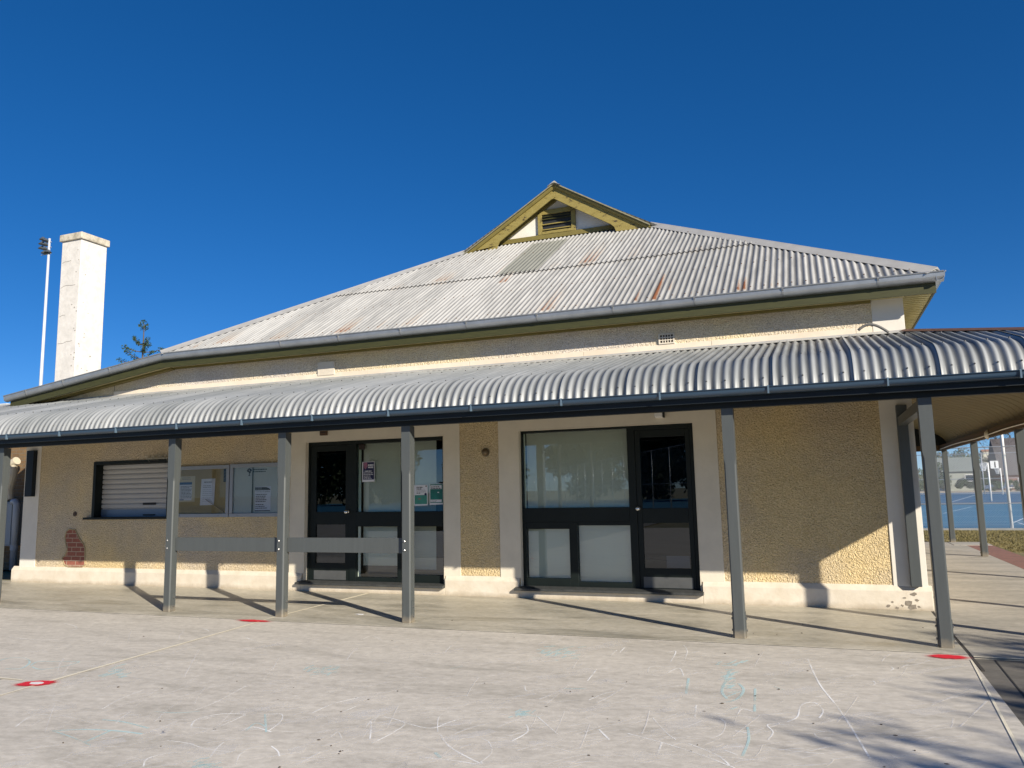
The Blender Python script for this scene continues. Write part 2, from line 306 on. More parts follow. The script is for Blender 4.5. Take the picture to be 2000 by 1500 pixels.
def grime(m, h=.16):
    n = m.node_tree.nodes; l = m.node_tree.links; p = n['Principled BSDF']; src = p.inputs['Base Color'].links[0].from_socket
    tc = n.new('ShaderNodeTexCoord'); sx = n.new('ShaderNodeSeparateXYZ'); l.new(tc.outputs['Object'], sx.inputs[0])
    z = n.new('ShaderNodeTexNoise'); z.inputs['Scale'].default_value = 5; z.inputs['Detail'].default_value = 9; z.inputs['Roughness'].default_value = .75; l.new(tc.outputs['Object'], z.inputs['Vector'])
    a = n.new('ShaderNodeMath'); a.operation = 'DIVIDE'; a.inputs[1].default_value = h; l.new(sx.outputs['Z'], a.inputs[0])
    b = n.new('ShaderNodeMath'); b.operation = 'SUBTRACT'; l.new(z.outputs['Fac'], b.inputs[0]); l.new(a.outputs[0], b.inputs[1])
    c = n.new('ShaderNodeMath'); c.operation = 'MULTIPLY'; c.inputs[1].default_value = 1.3; c.use_clamp = True; l.new(b.outputs[0], c.inputs[0])
    x = n.new('ShaderNodeMix'); x.data_type = 'RGBA'; l.new(c.outputs[0], x.inputs['Factor']); l.new(src, x.inputs['A']); x.inputs['B'].default_value = (.32, .26, .18, 1); l.new(x.outputs['Result'], p.inputs['Base Color'])
grime(PLINTH); grime(GREY, .22)

# peeling olive timber
def peel():
    m = mat('peeling olive paint', (.25, .195, .05), .65, bump=.3, bs=30)
    n = m.node_tree.nodes; l = m.node_tree.links; p = n['Principled BSDF']
    tc = n.new('ShaderNodeTexCoord'); mp = n.new('ShaderNodeMapping'); mp.inputs['Scale'].default_value = (2.2, 2, 6); mp.inputs['Rotation'].default_value = (0, -.5, 0)
    l.new(tc.outputs['Object'], mp.inputs[0])
    z = n.new('ShaderNodeTexNoise'); z.inputs['Scale'].default_value = 3.2; z.inputs['Detail'].default_value = 8; z.inputs['Roughness'].default_value = .7; l.new(mp.outputs[0], z.inputs['Vector'])
    r = n.new('ShaderNodeValToRGB'); e = r.color_ramp.elements; e[0].position = .395; e[0].color = (.04, .028, .018, 1); e[1].position = .41; e[1].color = (.25, .195, .05, 1)
    x = e.new(.62); x.color = (.29, .235, .07, 1); l.new(z.outputs['Fac'], r.inputs[0]); l.new(r.outputs[0], p.inputs['Base Color'])
    return m
PEEL = peel()

# ------------------------------------------------------------------ mesh helpers
class MB:
    def __init__(s): s.v = []; s.f = []; s.mi = []; s.cur = 0
    def quad(s, *pts):
        i = len(s.v); s.v += [tuple(p) for p in pts]; s.f.append(tuple(range(i, i+len(pts)))); s.mi.append(s.cur); return s
    def box(s, x0, x1, y0, y1, z0, z1):
        i = len(s.v); s.v += [(x, y, z) for z in (z0, z1) for x, y in ((x0, y0), (x1, y0), (x1, y1), (x0, y1))]
        for q in ((0, 3, 2, 1), (4, 5, 6, 7), (0, 1, 5, 4), (1, 2, 6, 5), (2, 3, 7, 6), (3, 0, 4, 7)):
            s.f.append(tuple(i+k for k in q)); s.mi.append(s.cur)
        return s
    def prism(s, pts, a0, a1, axis='Y'):
        """pts polygon in the other two axes, extruded along axis"""
        def P(p, a):
            return (p[0], a, p[1]) if axis == 'Y' else ((a, p[0], p[1]) if axis == 'X' else (p[0], p[1], a))
        n = len(pts); i = len(s.v); s.v += [P(p, a0) for p in pts] + [P(p, a1) for p in pts]
        s.f.append(tuple(range(i, i+n))[::-1]); s.f.append(tuple(range(i+n, i+2*n))); s.mi += [s.cur]*2
        for k in range(n):
            s.f.append((i+k, i+(k+1) % n, i+n+(k+1) % n, i+n+k)); s.mi.append(s.cur)
        return s
    def sweep(s, prof, path):
        """closed profile (list of Vectors of offsets) copied to every point of path"""
        i = len(s.v); n = len(prof)
        for p in path: s.v += [tuple(Vector(p)+Vector(o)) for o in prof]
        for k in range(len(path)-1):
            for j in range(n):
                s.f.append((i+k*n+j, i+k*n+(j+1) % n, i+(k+1)*n+(j+1) % n, i+(k+1)*n+j)); s.mi.append(s.cur)
        s.f.append(tuple(range(i, i+n))[::-1]); s.f.append(tuple(range(i+(len(path)-1)*n, i+len(path)*n))); s.mi += [s.cur]*2
        return s
    def tube(s, pts, r, n=8):
        pts = [Vector(p) for p in pts]
        rs = r if isinstance(r, (list, tuple)) else [r]*len(pts)
        i = len(s.v)
        for k, p in enumerate(pts):
            d = (pts[min(k+1, len(pts)-1)]-pts[max(k-1, 0)])
            if d.length < 1e-9: d = Vector((0, 0, 1))
            d.normalize(); a = d.cross(Vector((0, 0, 1)) if abs(d.z) < .9 else Vector((1, 0, 0))).normalized(); b = d.cross(a)
            for j in range(n):
                t = 2*math.pi*j/n; s.v.append(tuple(p+(a*math.cos(t)+b*math.sin(t))*rs[k]))
        for k in range(len(pts)-1):
            for j in range(n):
                s.f.append((i+k*n+j, i+k*n+(j+1) % n, i+(k+1)*n+(j+1) % n, i+(k+1)*n+j)); s.mi.append(s.cur)
        s.f.append(tuple(range(i, i+n))[::-1]); s.f.append(tuple(range(i+(len(pts)-1)*n, i+len(pts)*n))); s.mi += [s.cur]*2
        return s
    def lathe(s, prof, c, axis='Y', n=16):
        """prof list of (radius, offset along axis)"""
        i = len(s.v); c = Vector(c)
        ax = {'X': Vector((1, 0, 0)), 'Y': Vector((0, 1, 0)), 'Z': Vector((0, 0, 1))}[axis]
        a = ax.orthogonal().normalized(); b = ax.cross(a)
        for r, h in prof:
            for j in range(n):
                t = 2*math.pi*j/n; s.v.append(tuple(c+ax*h+(a*math.cos(t)+b*math.sin(t))*max(r, 1e-4)))
        for k in range(len(prof)-1):
            for j in range(n):
                s.f.append((i+k*n+j, i+k*n+(j+1) % n, i+(k+1)*n+(j+1) % n, i+(k+1)*n+j)); s.mi.append(s.cur)
        s.f.append(tuple(range(i, i+n))[::-1]); s.f.append(tuple(range(i+(len(prof)-1)*n, i+len(prof)*n))); s.mi += [s.cur]*2
        return s
    def build(s, name, m, parent=None, bevel=0, smooth=False, recalc=True):
        me = bpy.data.meshes.new(name); me.from_pydata(s.v, [], s.f)
        ms = m if isinstance(m, (list, tuple)) else [m]
        for q in ms: me.materials.append(q)
        if len(ms) > 1: me.polygons.foreach_set('material_index', s.mi)
        if recalc and len(s.f) < 60000:
            bm = bmesh.new(); bm.from_mesh(me); bmesh.ops.recalc_face_normals(bm, faces=bm.faces); bm.to_mesh(me); bm.free()
        me.update()
        if smooth: me.shade_smooth()
        o = bpy.data.objects.new(name, me); C.objects.link(o)
        if parent: o.parent = parent; o.matrix_parent_inverse = parent.matrix_world.inverted() if False else Matrix.Translation(-parent_loc(parent))
        if bevel:
            b = o.modifiers.new('bevel', 'BEVEL'); b.width = bevel; b.segments = 2; b.limit_method = 'ANGLE'; b.harden_normals = False
        return o
def parent_loc(p):
    return Vector(p.location) if p.parent is None else Vector((0, 0, 0))
def tag(o, label=None, cat=None, group=None, kind=None):
    if label: o['label'] = label
    if cat: o['category'] = cat
    if group: o['group'] = group
    if kind: o['kind'] = kind
    return o
def thing(name, label, cat, loc=(0, 0, 0), group=None):
    o = bpy.data.objects.new(name, None); C.objects.link(o); o.location = loc; o.empty_display_size = .3
    return tag(o, label, cat, group)
def struct(o): o['kind'] = 'structure'; return o
def box(name, m, parent, *b, bevel=0): return MB().box(*b).build(name, m, parent, bevel=bevel)
def pieces(g, name, m, parent, bevel=0):
    """one object for every unconnected piece of the builder"""
    par = list(range(len(g.v)))
    def find(a):
        while par[a] != a: par[a] = par[par[a]]; a = par[a]
        return a
    for f in g.f:
        for a in f[1:]: par[find(a)] = find(f[0])
    groups = {}
    for f in g.f: groups.setdefault(find(f[0]), []).append(f)
    out = []
    for fs in groups.values():
        ids = sorted({a for f in fs for a in f}); k = {a: i for i, a in enumerate(ids)}; h = MB(); h.v = [g.v[a] for a in ids]; h.f = [tuple(k[a] for a in f) for f in fs]; h.mi = [0]*len(fs)
        out.append(h.build(name, m, parent, bevel=bevel))
    return out

# ================================================================== GROUND
struct(MB().quad((-1500, -1500, -.05), (1500, -1500, -.05), (1500, 2500, -.05), (-1500, 2500, -.05)).build('ground', EARTH))
struct(MB().quad((-40, -18, 0), (.90, -18, 0), (1.17, -.27, 0), (-40, -.27, 0)).build('courtyard', COURTY))
struct(MB().quad((.90, -18, -.012), (14, -18, -.012), (14, -.37, -.012), (1.17, -.37, -.012)).build('bitumen_path', ASPH))
g = MB().box(-40, 1.17, -.262, 2.6, -.1, .006); struct(g.build('verandah_floor', SLABM, bevel=.004))
g = MB().prism([(1.20, -.36), (3.32, -.36), (3.32, 15.3), (3.0, 15.3), (1.0, 15.3), (1.0, 2.6), (1.20, 2.6)], -.1, .004, 'Z'); struct(g.build('side_path', SIDEM, bevel=.004))
struct(MB().quad((-40, -40, -.006), (-7.03, -40, -.006), (-7.03, -3.62, .004), (-40, -3.62, .004)).build('left_slab', SLABM))
struct(MB().quad((3.325, -.36, .0), (3.9, -.36, .0), (3.9, 14.1, .0), (3.325, 14.1, .0)).build('brick_paving', PAVERS))
struct(MB().quad((3.9, -.36, -.01), (60, -.36, -.01), (60, 21.2, -.01), (3.9, 21.2, -.01)).build('lawn', LAWN))
struct(MB().quad((-12, 15.3, -.01), (3.9, 15.3, -.01), (3.9, 21.2, -.01), (-12, 21.2, -.01)).build('lawn_strip', LAWN))
struct(MB().box(3.05, 3.9, 14.1, 15.25, -.05, .012).build('path_edge', SIDEM))
# joints
g = MB().quad((-6.96, 2.4, .0085), (-6.89, 2.4, .0085), (-6.835, -.25, .0085), (-6.86, -.25, .0085)); g.quad((-6.845, -.30, .0042), (-6.81, -.30, .0042), (-6.495, -3.6, .0042), (-6.54, -3.6, .0042))
g.quad((-6.53, -3.6, .004), (-6.505, -3.6, .004), (-5.6, -12, .004), (-5.63, -12, .004)); g.quad((-40, -3.60, .006), (-6.8, -3.60, .006), (-6.8, -3.625, .006), (-40, -3.63, .006))
g.quad((1.20, -.345, .007), (12, -.345, .002), (12, -.375, .002), (1.20, -.375, .007))
g.quad((.875, -5, .004), (.90, -5, .004), (1.165, -.5, .004), (1.15, -.5, .004)); struct(g.build('concrete_joint', GROUT))
g = MB().box(1.170, 1.199, -.9, 2.45, -.02, .0); g.quad((-40, -.2635, .003), (1.17, -.2635, .003), (1.17, -.275, .003), (-40, -.275, .003))
g.quad((1.36, -.4, -.008), (1.372, -.4, -.008), (1.22, -5, -.008), (1.208, -5, -.008)); struct(g.build('dark_joint', DARKJ))
# grass blades on the lawn by the fence
def grass():
    g = MB(); rnd = random.Random(3)
    for i in range(42000):
        if rnd.random() < .75: x = rnd.uniform(3.5, 9.5); y = rnd.uniform(12, 21.1)
        else: x = rnd.uniform(-.5, 4); y = rnd.uniform(15.4, 21.1)
        if y < 14.2 and x < 3.95: continue
        if x < 3.9 and y < 15.35: continue
        h = rnd.uniform(.005, .035); a = rnd.uniform(0, 6.28); w = rnd.uniform(.006, .016); lx, ly = rnd.uniform(-.03, .03), rnd.uniform(-.03, .03)
        g.quad((x-w*math.cos(a), y-w*math.sin(a), -.01), (x+w*math.cos(a), y+w*math.sin(a), -.01), (x+lx, y+ly, h))
    tag(g.build('lawn_grass', GRASSM, recalc=False), 'short patchy lawn grass between side path and blue courts', 'grass', kind='stuff')
grass()

# ================================================================== CLUBROOM BUILDING
WY = 2.52            # wall face
XL, XR = -15.02, 1.165
B = thing('clubroom_building', 'cream roughcast clubroom building with corrugated iron roof and long front verandah', 'building', (-6, 2.5, 0))
# ---- front wall with openings (cells)
openings = [(-13.15, -11.22, 1.25, 2.32), (-8.245, -5.59, .12, 2.51), (-4.315, -1.636, .12, 2.525)]
def lintop(x):   # underside of eaves on the sloping left end
    return 4.05 if x > -11.2 else 4.05-(-11.2-x)*.1365
xs = sorted({XL, -14.0, -12.72, -11.2, -9.9, -7, -3, .78, XR} | {v for o in openings for v in o[:2]}); zs = sorted({0, .12, 1.25, 2.32, 2.51, 2.525})
g = MB()
for i in range(len(xs)-1):
    x0, x1 = xs[i], xs[i+1]
    cols = [(zs[k], zs[k+1]) for k in range(len(zs)-1)]
    for z0, z1 in cols:
        xm, zm = (x0+x1)/2, (z0+z1)/2
        if any(o[0] < xm < o[1] and o[2] < zm < o[3] for o in openings): continue
        g.quad((x0, WY, z0), (x1, WY, z0), (x1, WY, z1), (x0, WY, z1))
    g.quad((x0, WY, 2.525), (x1, WY, 2.525), (x1, WY, 3.2), (x0, WY, 3.2)); g.cur = 1; g.quad((x0, WY, 3.2), (x1, WY, 3.2), (x1, WY, lintop(x1)), (x0, WY, lintop(x0))); g.cur = 0
for o in openings:   # reveals
    x0, x1, z0, z1 = o
    g.quad((x0, WY, z0), (x0, WY+.25, z0), (x0, WY+.25, z1), (x0, WY, z1)); g.quad((x1, WY, z0), (x1, WY, z1), (x1, WY+.25, z1), (x1, WY+.25, z0))
    g.quad((x0, WY, z1), (x0, WY+.25, z1), (x1, WY+.25, z1), (x1, WY, z1)); g.quad((x0, WY, z0), (x1, WY, z0), (x1, WY+.25, z0), (x0, WY+.25, z0))
g.quad((XR, WY, 0), (XR, 14.6, 0), (XR, 14.6, 4.05), (XR, WY, 4.05))
g.quad((XL, 14.6, 0), (XR, 14.6, 0), (XR, 14.6, 4.05), (XL, 14.6, 3.5)); g.quad((XL, WY, 0), (XL, 14.6, 0), (XL, 14.6, 3.5), (XL, WY, 3.5))
g.build('wall', [STUCCO, STUCCOU], B, recalc=False)
# inner dark rooms
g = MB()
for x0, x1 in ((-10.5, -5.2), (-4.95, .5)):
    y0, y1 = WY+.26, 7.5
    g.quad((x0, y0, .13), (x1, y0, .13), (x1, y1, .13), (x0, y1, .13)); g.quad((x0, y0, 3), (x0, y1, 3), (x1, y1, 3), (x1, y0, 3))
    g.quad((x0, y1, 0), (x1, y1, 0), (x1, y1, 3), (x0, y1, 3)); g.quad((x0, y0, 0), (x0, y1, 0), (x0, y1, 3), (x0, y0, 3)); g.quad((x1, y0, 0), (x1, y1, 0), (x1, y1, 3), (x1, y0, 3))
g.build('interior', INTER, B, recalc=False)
# ---- plinth (splayed top)
def plinth_run(g, x0, x1, zt=.295):
    pr = [(WY+.02, -.02), (WY-.056, -.02), (WY-.056, zt-.055), (WY-.004, zt+.012), (WY+.02, zt+.012)]
    g.prism([(p[0], p[1]) for p in pr], x0, x1, 'X')
g = MB(); plinth_run(g, -15.19, -8.27); plinth_run(g, -5.57, -4.335); plinth_run(g, -1.615, 1.215)
g.box(-8.269, -5.571, WY-.056, WY+.02, -.02, .118); g.box(-4.334, -1.616, WY-.056, WY+.02, -.02, .118)
# side plinth
g.prism([(1.145, -.02), (1.225, -.02), (1.225, .24), (1.169, .307), (1.145, .307)], WY+.021, 14.5, 'Y')
g.build('plinth', PLINTH, B, bevel=.006)
# worn patches on plinth at the right corner
g = MB(); rnd = random.Random(5)
for cx, cz, r in ((1.0, .20, .03), (.93, .10, .045), (.97, .045, .05), (.86, .06, .018), (1.03, .13, .02), (.80, .03, .02), (1.05, .05, .016), (.89, .155, .015), (.70, .05, .022), (.75, .1, .014)):
    pts = [(cx+r*rnd.uniform(.6, 1.3)*math.cos(t*.7)*1.2, cz+r*rnd.uniform(.4, 1)*math.sin(t*.7)) for t in range(9)]
    g.prism(pts, WY-.059, WY-.05, 'Y')
pieces(g, 'chipped_patch', mat('chipped render', (.30, .26, .21), .95, var=.4, vs=30), B)
# ---- cream bands : door surrounds, quoins, string course
P = WY-.014
for x0, x1, zt, ox0, ox1, oz in ((-8.54, -5.31, 2.69, -8.245, -5.59, 2.51), (-4.645, -1.318, 2.70, -4.315, -1.636, 2.525)):
    g = MB(); g.prism([(x0, .29), (ox0, .29), (ox0, oz), (ox1, oz), (ox1, .29), (x1, .29), (x1, zt), (x0, zt)], P, WY-.001, 'Y'); ds = g.build('door_surround', CREAM, B, bevel=.004)
    g = MB(); g.prism([(ox0, .14), (ox0+.012, .14), (ox0+.012, oz-.012), (ox1-.012, oz-.012), (ox1-.012, .14), (ox1, .14), (ox1, oz), (ox0, oz)], P-.002, WY+.12, 'Y'); g.build('reveal', CREAM, ds)
g = MB(); g.box(.782, XR+.012, P, WY-.001, .29, 2.9); g.box(-15.03, -14.60, P, WY-.001, .29, 2.9); g.box(.79, XR+.012, P-.003, WY-.001, 3.4, 4.06)
g.box(XR+.001, XR+.012, WY, WY+.4, .29, 2.9); g.box(XR+.001, XR+.012, WY, WY+.4, 3.4, 4.06)
pieces(g, 'quoin', mat('white corner band', (.76, .72, .64), .75, var=.1, vs=3, bump=.12, bs=30), B, bevel=.004)
g = MB(); x = -12.72
while x < .78:
    x2 = min(x+1.9, .785); g.box(x+.002, x2-.002, P-.004, WY-.001, 3.52, 3.675); x = x2
pieces(g, 'string_course', mat('cream course', (.80, .73, .60), .75, col2=(.66, .56, .44), vs=1.3, bump=.1, bs=30), B, bevel=.004)
g = MB(); g.box(-8.0, -7.66, WY-.03, WY, 3.64, 3.88); g.build('vent_cover', PLINTH, B, bevel=.006)
# grille vent
g = MB(); vx0, vx1, vz0, vz1 = -2.07, -1.84, 3.678, 3.835
g.box(vx0, vx1, WY-.03, WY, vz0, vz0+.02); g.box(vx0, vx1, WY-.03, WY, vz1-.02, vz1); g.box(vx0, vx0+.02, WY-.03, WY, vz0+.02, vz1-.02); g.box(vx1-.02, vx1, WY-.03, WY, vz0+.02, vz1-.02)
for k in range(1, 5): xx = vx0+.02+(vx1-vx0-.04)*k/5; g.box(xx-.006, xx+.006, WY-.026, WY-.002, vz0+.02, vz1-.02)
for k in range(1, 3): zz = vz0+.02+(vz1-vz0-.04)*k/3; g.box(vx0+.02, vx1-.02, WY-.024, WY-.003, zz-.006, zz+.006)
v = g.build('air_vent', PLINTH, B)
MB().box(vx0+.02, vx1-.02, WY-.004, WY-.001, vz0+.02, vz1-.02).build('vent_back', DARKJ, v)
# exposed brick patch
pts = [(455, 760), (475, 745), (515, 748), (530, 780), (545, 812), (570, 845), (580, 870), (580, 985), (560, 1004), (470, 1003), (440, 985), (425, 940), (445, 925), (462, 880), (452, 850), (445, 800)]
def z2(x, y): return x*500/1744, 820+y*430/1500
PP = []
for a in pts:
    q = at(*z2(*a), WY); PP.append((q.x, q.z))
MB().prism(PP, WY-.004, WY+.01, 'Y').build('exposed_brick', BRICKP, B)
g = MB(); lip = [(Vector((x, WY-.006, z))) for x, z in PP]
for a, b in zip(lip, lip[1:]+lip[:1]): g.tube([a, b], .012, 5)
g.build('render_edge', mat('broken render edge', (.46, .37, .22), .95, var=.4, vs=30, bump=.5, bs=40), B)
# ---- windows and doors
FY = WY+.07
def rail(g, x0, x1, z0, z1, y0=FY, y1=FY+.09): g.box(x0, x1, y0, y1, z0, z1)
def pane(parent, x0, x1, z0, z1, m=GLASSF, name='pane', y=FY+.055): return MB().quad((x0, y, z0), (x1, y, z0), (x1, y, z1), (x0, y, z1)).build(name, m, parent, recalc=False)
def knob(parent, x, z):
    k = MB().lathe([(.028, 0), (.03, -.006), (.012, -.01), (.012, -.035), (.03, -.042), (.033, -.06), (.022, -.075)], (x, FY, z), 'Y', 18); return k.build('handle', CHROME, parent, smooth=True)
def door_unit(dx0, dx1, gx0, gx1, zt, kx, wside):
    d = MB(); y0, y1 = FY+.012, FY+.058
    z0, zb = .165, zt
    d.box(dx0, gx0, y0, y1, z0, zb); d.box(gx1, dx1, y0, y1, z0, zb)
    d.box(gx0+.0005, gx1-.0005, y0, y1, 2.335, zb); d.box(gx0+.0005, gx1-.0005, y0, y1, 1.095, 1.308); d.box(gx0+.0005, gx1-.0005, y0, y1, z0, .455)
    o = d.build('door', DARKG, B, bevel=.004)
    MB().box(gx0-.02, gx1+.02, y0-.006, y0-.001, .185, .335).build('kick_plate', mat('kick plate', (.12, .125, .125), .45, metal=.3, var=.2, vs=6), o)
    pane(o, gx0, gx1, 1.308, 2.335, GLASSD, y=FY+.035); pane(o, gx0, gx1, .455, 1.095, GLASSD, y=FY+.035); knob(o, kx, 1.305)
    return o
# unit 1 frame
f = MB()
rail(f, -8.232, -8.20, .15, 2.497); rail(f, -5.655, -5.603, .15, 2.497); rail(f, -8.199, -5.656, 2.44, 2.497)
rail(f, -7.395, -7.27, .15, 2.4395); rail(f, -7.2695, -5.6565, 1.06, 1.30, FY-.002); rail(f, -6.485, -6.33, .15, 1.0595, FY-.001); rail(f, -7.2695, -6.4855, .15, .235); rail(f, -6.3295, -5.6565, .15, .29)
rail(f, -6.43, -6.36, 1.3005, 2.4395, FY+.02); rail(f, -8.199, -7.3955, .13, .163)
wf1 = f.build('window_frame', DARKG, B, bevel=.004)
door_unit(-8.197, -7.397, -8.075, -7.485, 2.436, -7.43, 1)
for q in ((-7.27, -6.43, 1.30, 2.44), (-6.36, -5.655, 1.30, 2.44), (-7.235, -6.485, .235, 1.06), (-6.33, -5.655, .29, 1.06)): pane(wf1, *q, name='window_pane')
f = MB(); f.box(-7.265, -7.215, FY+.066, FY+.075, .24, 2.43); f.build('frosted_strip', GREENEDGE, B)
g = MB(); g.box(-7.19, -6.42, FY+.11, FY+.115, .42, 2.44); g.box(-6.36, -5.82, FY+.11, FY+.115, 1.62, 2.44); g.box(-6.37, -5.93, FY+.30, FY+.305, .35, 2.2); pieces(g, 'blind', BLIND, B)
# unit 2 frame
f = MB()
rail(f, -4.301, -4.285, .15, 2.512); rail(f, -1.71, -1.65, .15, 2.512); rail(f, -4.284, -1.711, 2.482, 2.512)
rail(f, -2.628, -2.515, .15, 2.4815); rail(f, -4.2845, -2.6285, 1.12, 1.33, FY-.002); rail(f, -3.555, -3.43, .15, 1.1195, FY-.001)
rail(f, -4.2845, -3.5555, .15, .285); rail(f, -3.4295, -2.6285, .15, .245); rail(f, -4.2845, -4.245, .2855, 1.1195); rail(f, -4.2445, -3.5555, 1.015, 1.1195, FY+.01); rail(f, -3.4295, -2.6285, 1.065, 1.1195, FY+.01)
rail(f, -2.5145, -1.7115, .13, .163); rail(f, -2.5145, -1.7105, 2.445, 2.4815)
wf2 = f.build('window_frame', DARKG, B, bevel=.004)
door_unit(-2.513, -1.713, -2.44, -1.78, 2.443, -2.492, 1)
for q in ((-4.284, -2.63, 1.33, 2.482), (-4.244, -3.556, .286, 1.014), (-3.429, -2.629, .246, 1.064)): pane(wf2, *q, name='window_pane')
g = MB(); g.box(-4.25, -2.63, FY+.12, FY+.125, .16, 2.482); g.build('blind', BLIND, B)
box('blind_edge', GREENEDGE, B, -4.28, -4.252, FY+.07, FY+.08, .25, 2.47)
# sills
g = MB()
for x0, x1 in ((-8.33, -5.57), (-4.385, -1.60)):
    g.prism([(WY-.135, .118), (WY-.135, .150), (WY-.02, .172), (FY+.03, .172), (FY+.03, .119)], x0, x1, 'X')
pieces(g, 'window_sill', SILLM, B, bevel=.005)
# roller shutter window
g = MB(); x0, x1, z0, z1 = -13.15, -11.22, 1.25, 2.32
g.box(x0, x0+.07, WY-.02, WY+.24, z0, z1); g.box(x1-.07, x1, WY-.02, WY+.24, z0, z1); g.box(x0+.0705, x1-.0705, WY-.02, WY+.24, z1-.06, z1)
wf = g.build('shutter_frame', DARKG, B, bevel=.004)
g = MB(); g.box(x0-.14, x1+.06, WY-.09, WY+.24, z0-.035, z0+.005); g.build('shutter_sill', DARKG, B, bevel=.006)
g = MB(); zz = z0+.16; SY = WY+.15; prof = [(SY+.03, z0+.006), (SY, z0+.006), (SY, z0+.15)]
n = 9; hh = (z1-.06-zz)/n
for k in range(n):
    b = zz+k*hh; prof += [(SY+.028, b-.005), (SY+.028, b+.006), (SY, b+.012), (SY-.005, b+hh*.5), (SY, b+hh-.012)]
prof += [(SY+.03, z1-.06)]
g.prism(prof, x0+.07, x1-.07, 'X'); sh_ = g.build('roller_shutter', SHUT, B, recalc=True)
MB().box(-12.02, -11.70, SY-.012, SY-.006, 1.475, 1.515).build('shutter_lock', INK, sh_)
MB().box(-12.0, -11.72, SY-.02, SY-.0055, 1.275, 1.30).build('shutter_handle', DARKG, sh_)
MB().box(x0+.07, x1-.07, SY-.004, SY-.001, z0+.006, z0+.145).build('bottom_rail', mat('blue grey shutter rail', (.16, .22, .30), .4, metal=.3), sh_)

# ---- main roof
EY, EZ, K = 2.13, 4.235, .602       # eave line, tan(pitch)
HXL, HXR = -11.20, 1.56
RX = (HXL+HXR)/2 + .02
def corr_sheet(x0, x1, ylo, yhi, zf, amp=.0145, pitch=.09, seg=8, ny=8, back=None):
    """corrugated sheet running up +Y; yhi(x) gives the upper edge"""
    vs, fs = [], []; nx = int((x1-x0)/pitch*seg)+1
    for i in range(nx+1):
        x = x0+(x1-x0)*i/nx; top = yhi(x); dz = amp*math.cos(2*math.pi*x/pitch)
        for j in range(ny+1):
            y = ylo+(top-ylo)*j/ny if top > ylo else ylo
            vs.append((x, y, zf(x, y)+dz))
    for i in range(nx):
        for j in range(ny):
            a = i*(ny+1)+j; fs.append((a, a+ny+1, a+ny+2, a+1))
    return vs, fs
GY = 6.52
def ytop(x):
    return min(EY+(x-HXL) if x < RX else EY+(HXR-x), GY)
rusts = [(-4.4, -4.1, 4.3, 5.0, .7), (-8.9, -8.6, 2.9, 3.9, .6), (-2.9, -2.75, 2.2, 2.6, .7), (-10.6, -10.4, 2.2, 2.6, .9), (-6.75, -6.6, 2.2, 2.8, .9), (-5.45, -5.35, 4.3, 6.0, .8), (-1.62, -1.5, 2.2, 2.45, .9), (-3.05, -2.95, 3.1, 4.2, .5),  # x0, x1, y0, y1, strength
    (-2.16, -1.98, 2.15, 3.35, 1.9), (-2.40, -2.24, 2.15, 2.9, 1.15), (-2.0, -1.75, 2.5, 3.2, .8), (-3.95, -3.5, 2.2, 3.4, 1.05), (-3.4, -3.1, 2.2, 2.9, .6), (-7.6, -7.1, 2.2, 3.0, 1.1), (-6.3, -5.9, 2.2, 3.2, .8),
    (-9.0, -8.4, 2.2, 3.2, .8), (-.95, -.72, 2.15, 2.75, 1.5), (-.5, -.3, 2.15, 2.6, .9), (-1.25, -1.1, 2.4, 2.8, .6), (-3.9, -3.35, 4.3, 5.6, 1.15), (-3.0, -2.6, 4.3, 5.9, .7), (-6.9, -6.2, 4.3, 5.1, 1.0),
    (-10.3, -9.6, 2.3, 3.0, .9), (-5.2, -4.95, 3.9, 4.4, 1.2), (-7.7, -7.3, 4.2, 4.7, .8), (-1.9, -1.5, 4.28, 4.5, .9), (-5.9, -5.0, 5.2, 6.3, .55), (-4.9, -4.4, 2.2, 2.8, .5), (.1, .5, 2.2, 2.8, .35), (-8.2, -7.9, 2.2, 2.9, .6)]
def sheet_obj(name, vs, fs, m, parent, rust=False, smooth=True):
    me = bpy.data.meshes.new(name); me.from_pydata(vs, [], fs); me.materials.append(m)
    if rust:
        at_ = me.attributes.new('rust', 'FLOAT', 'POINT'); rnd = random.Random(2); vals = []
        for x, y, z in vs:
            r = .18*max(0, math.sin(x*1.7)*math.sin(x*4.1+1))
            for x0, x1, y0, y1, s in rusts:
                if x0 < x < x1 and y0 < y < y1:
                    u = min(x-x0, x1-x)/(x1-x0)*2; w = 1-(y-y0)/(y1-y0)
                    r = max(r, 1.45*s*min(1, u*1.6)*(.35+.65*w)*(.68+.32*math.cos(2*math.pi*x/.09)))
            if abs(y-4.28) < .12: r = max(r, .55)
            vals.append(r)
        at_.data.foreach_set('value', vals)
    if smooth: me.shade_smooth()
    o = bpy.data.objects.new(name, me); C.objects.link(o)
    if parent: o.parent = parent; o.matrix_parent_inverse = Matrix.Translation(-parent_loc(parent))
    return o
zr = lambda x, y: EZ+.012+K*(y-EY)
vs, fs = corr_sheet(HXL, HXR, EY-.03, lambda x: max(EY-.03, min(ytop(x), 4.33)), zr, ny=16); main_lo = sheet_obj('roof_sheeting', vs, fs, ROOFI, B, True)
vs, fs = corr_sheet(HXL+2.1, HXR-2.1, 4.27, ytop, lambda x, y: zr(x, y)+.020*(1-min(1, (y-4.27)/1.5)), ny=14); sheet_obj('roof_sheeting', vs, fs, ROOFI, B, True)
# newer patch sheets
vs, fs = corr_sheet(-5.32, -4.56, 4.30, lambda x: 6.3, lambda x, y: zr(x, y)+.026*(1-min(1, (y-4.27)/1.5))+.004, ny=8); sheet_obj('replacement_sheet', vs, fs, ROOFP, B, True)
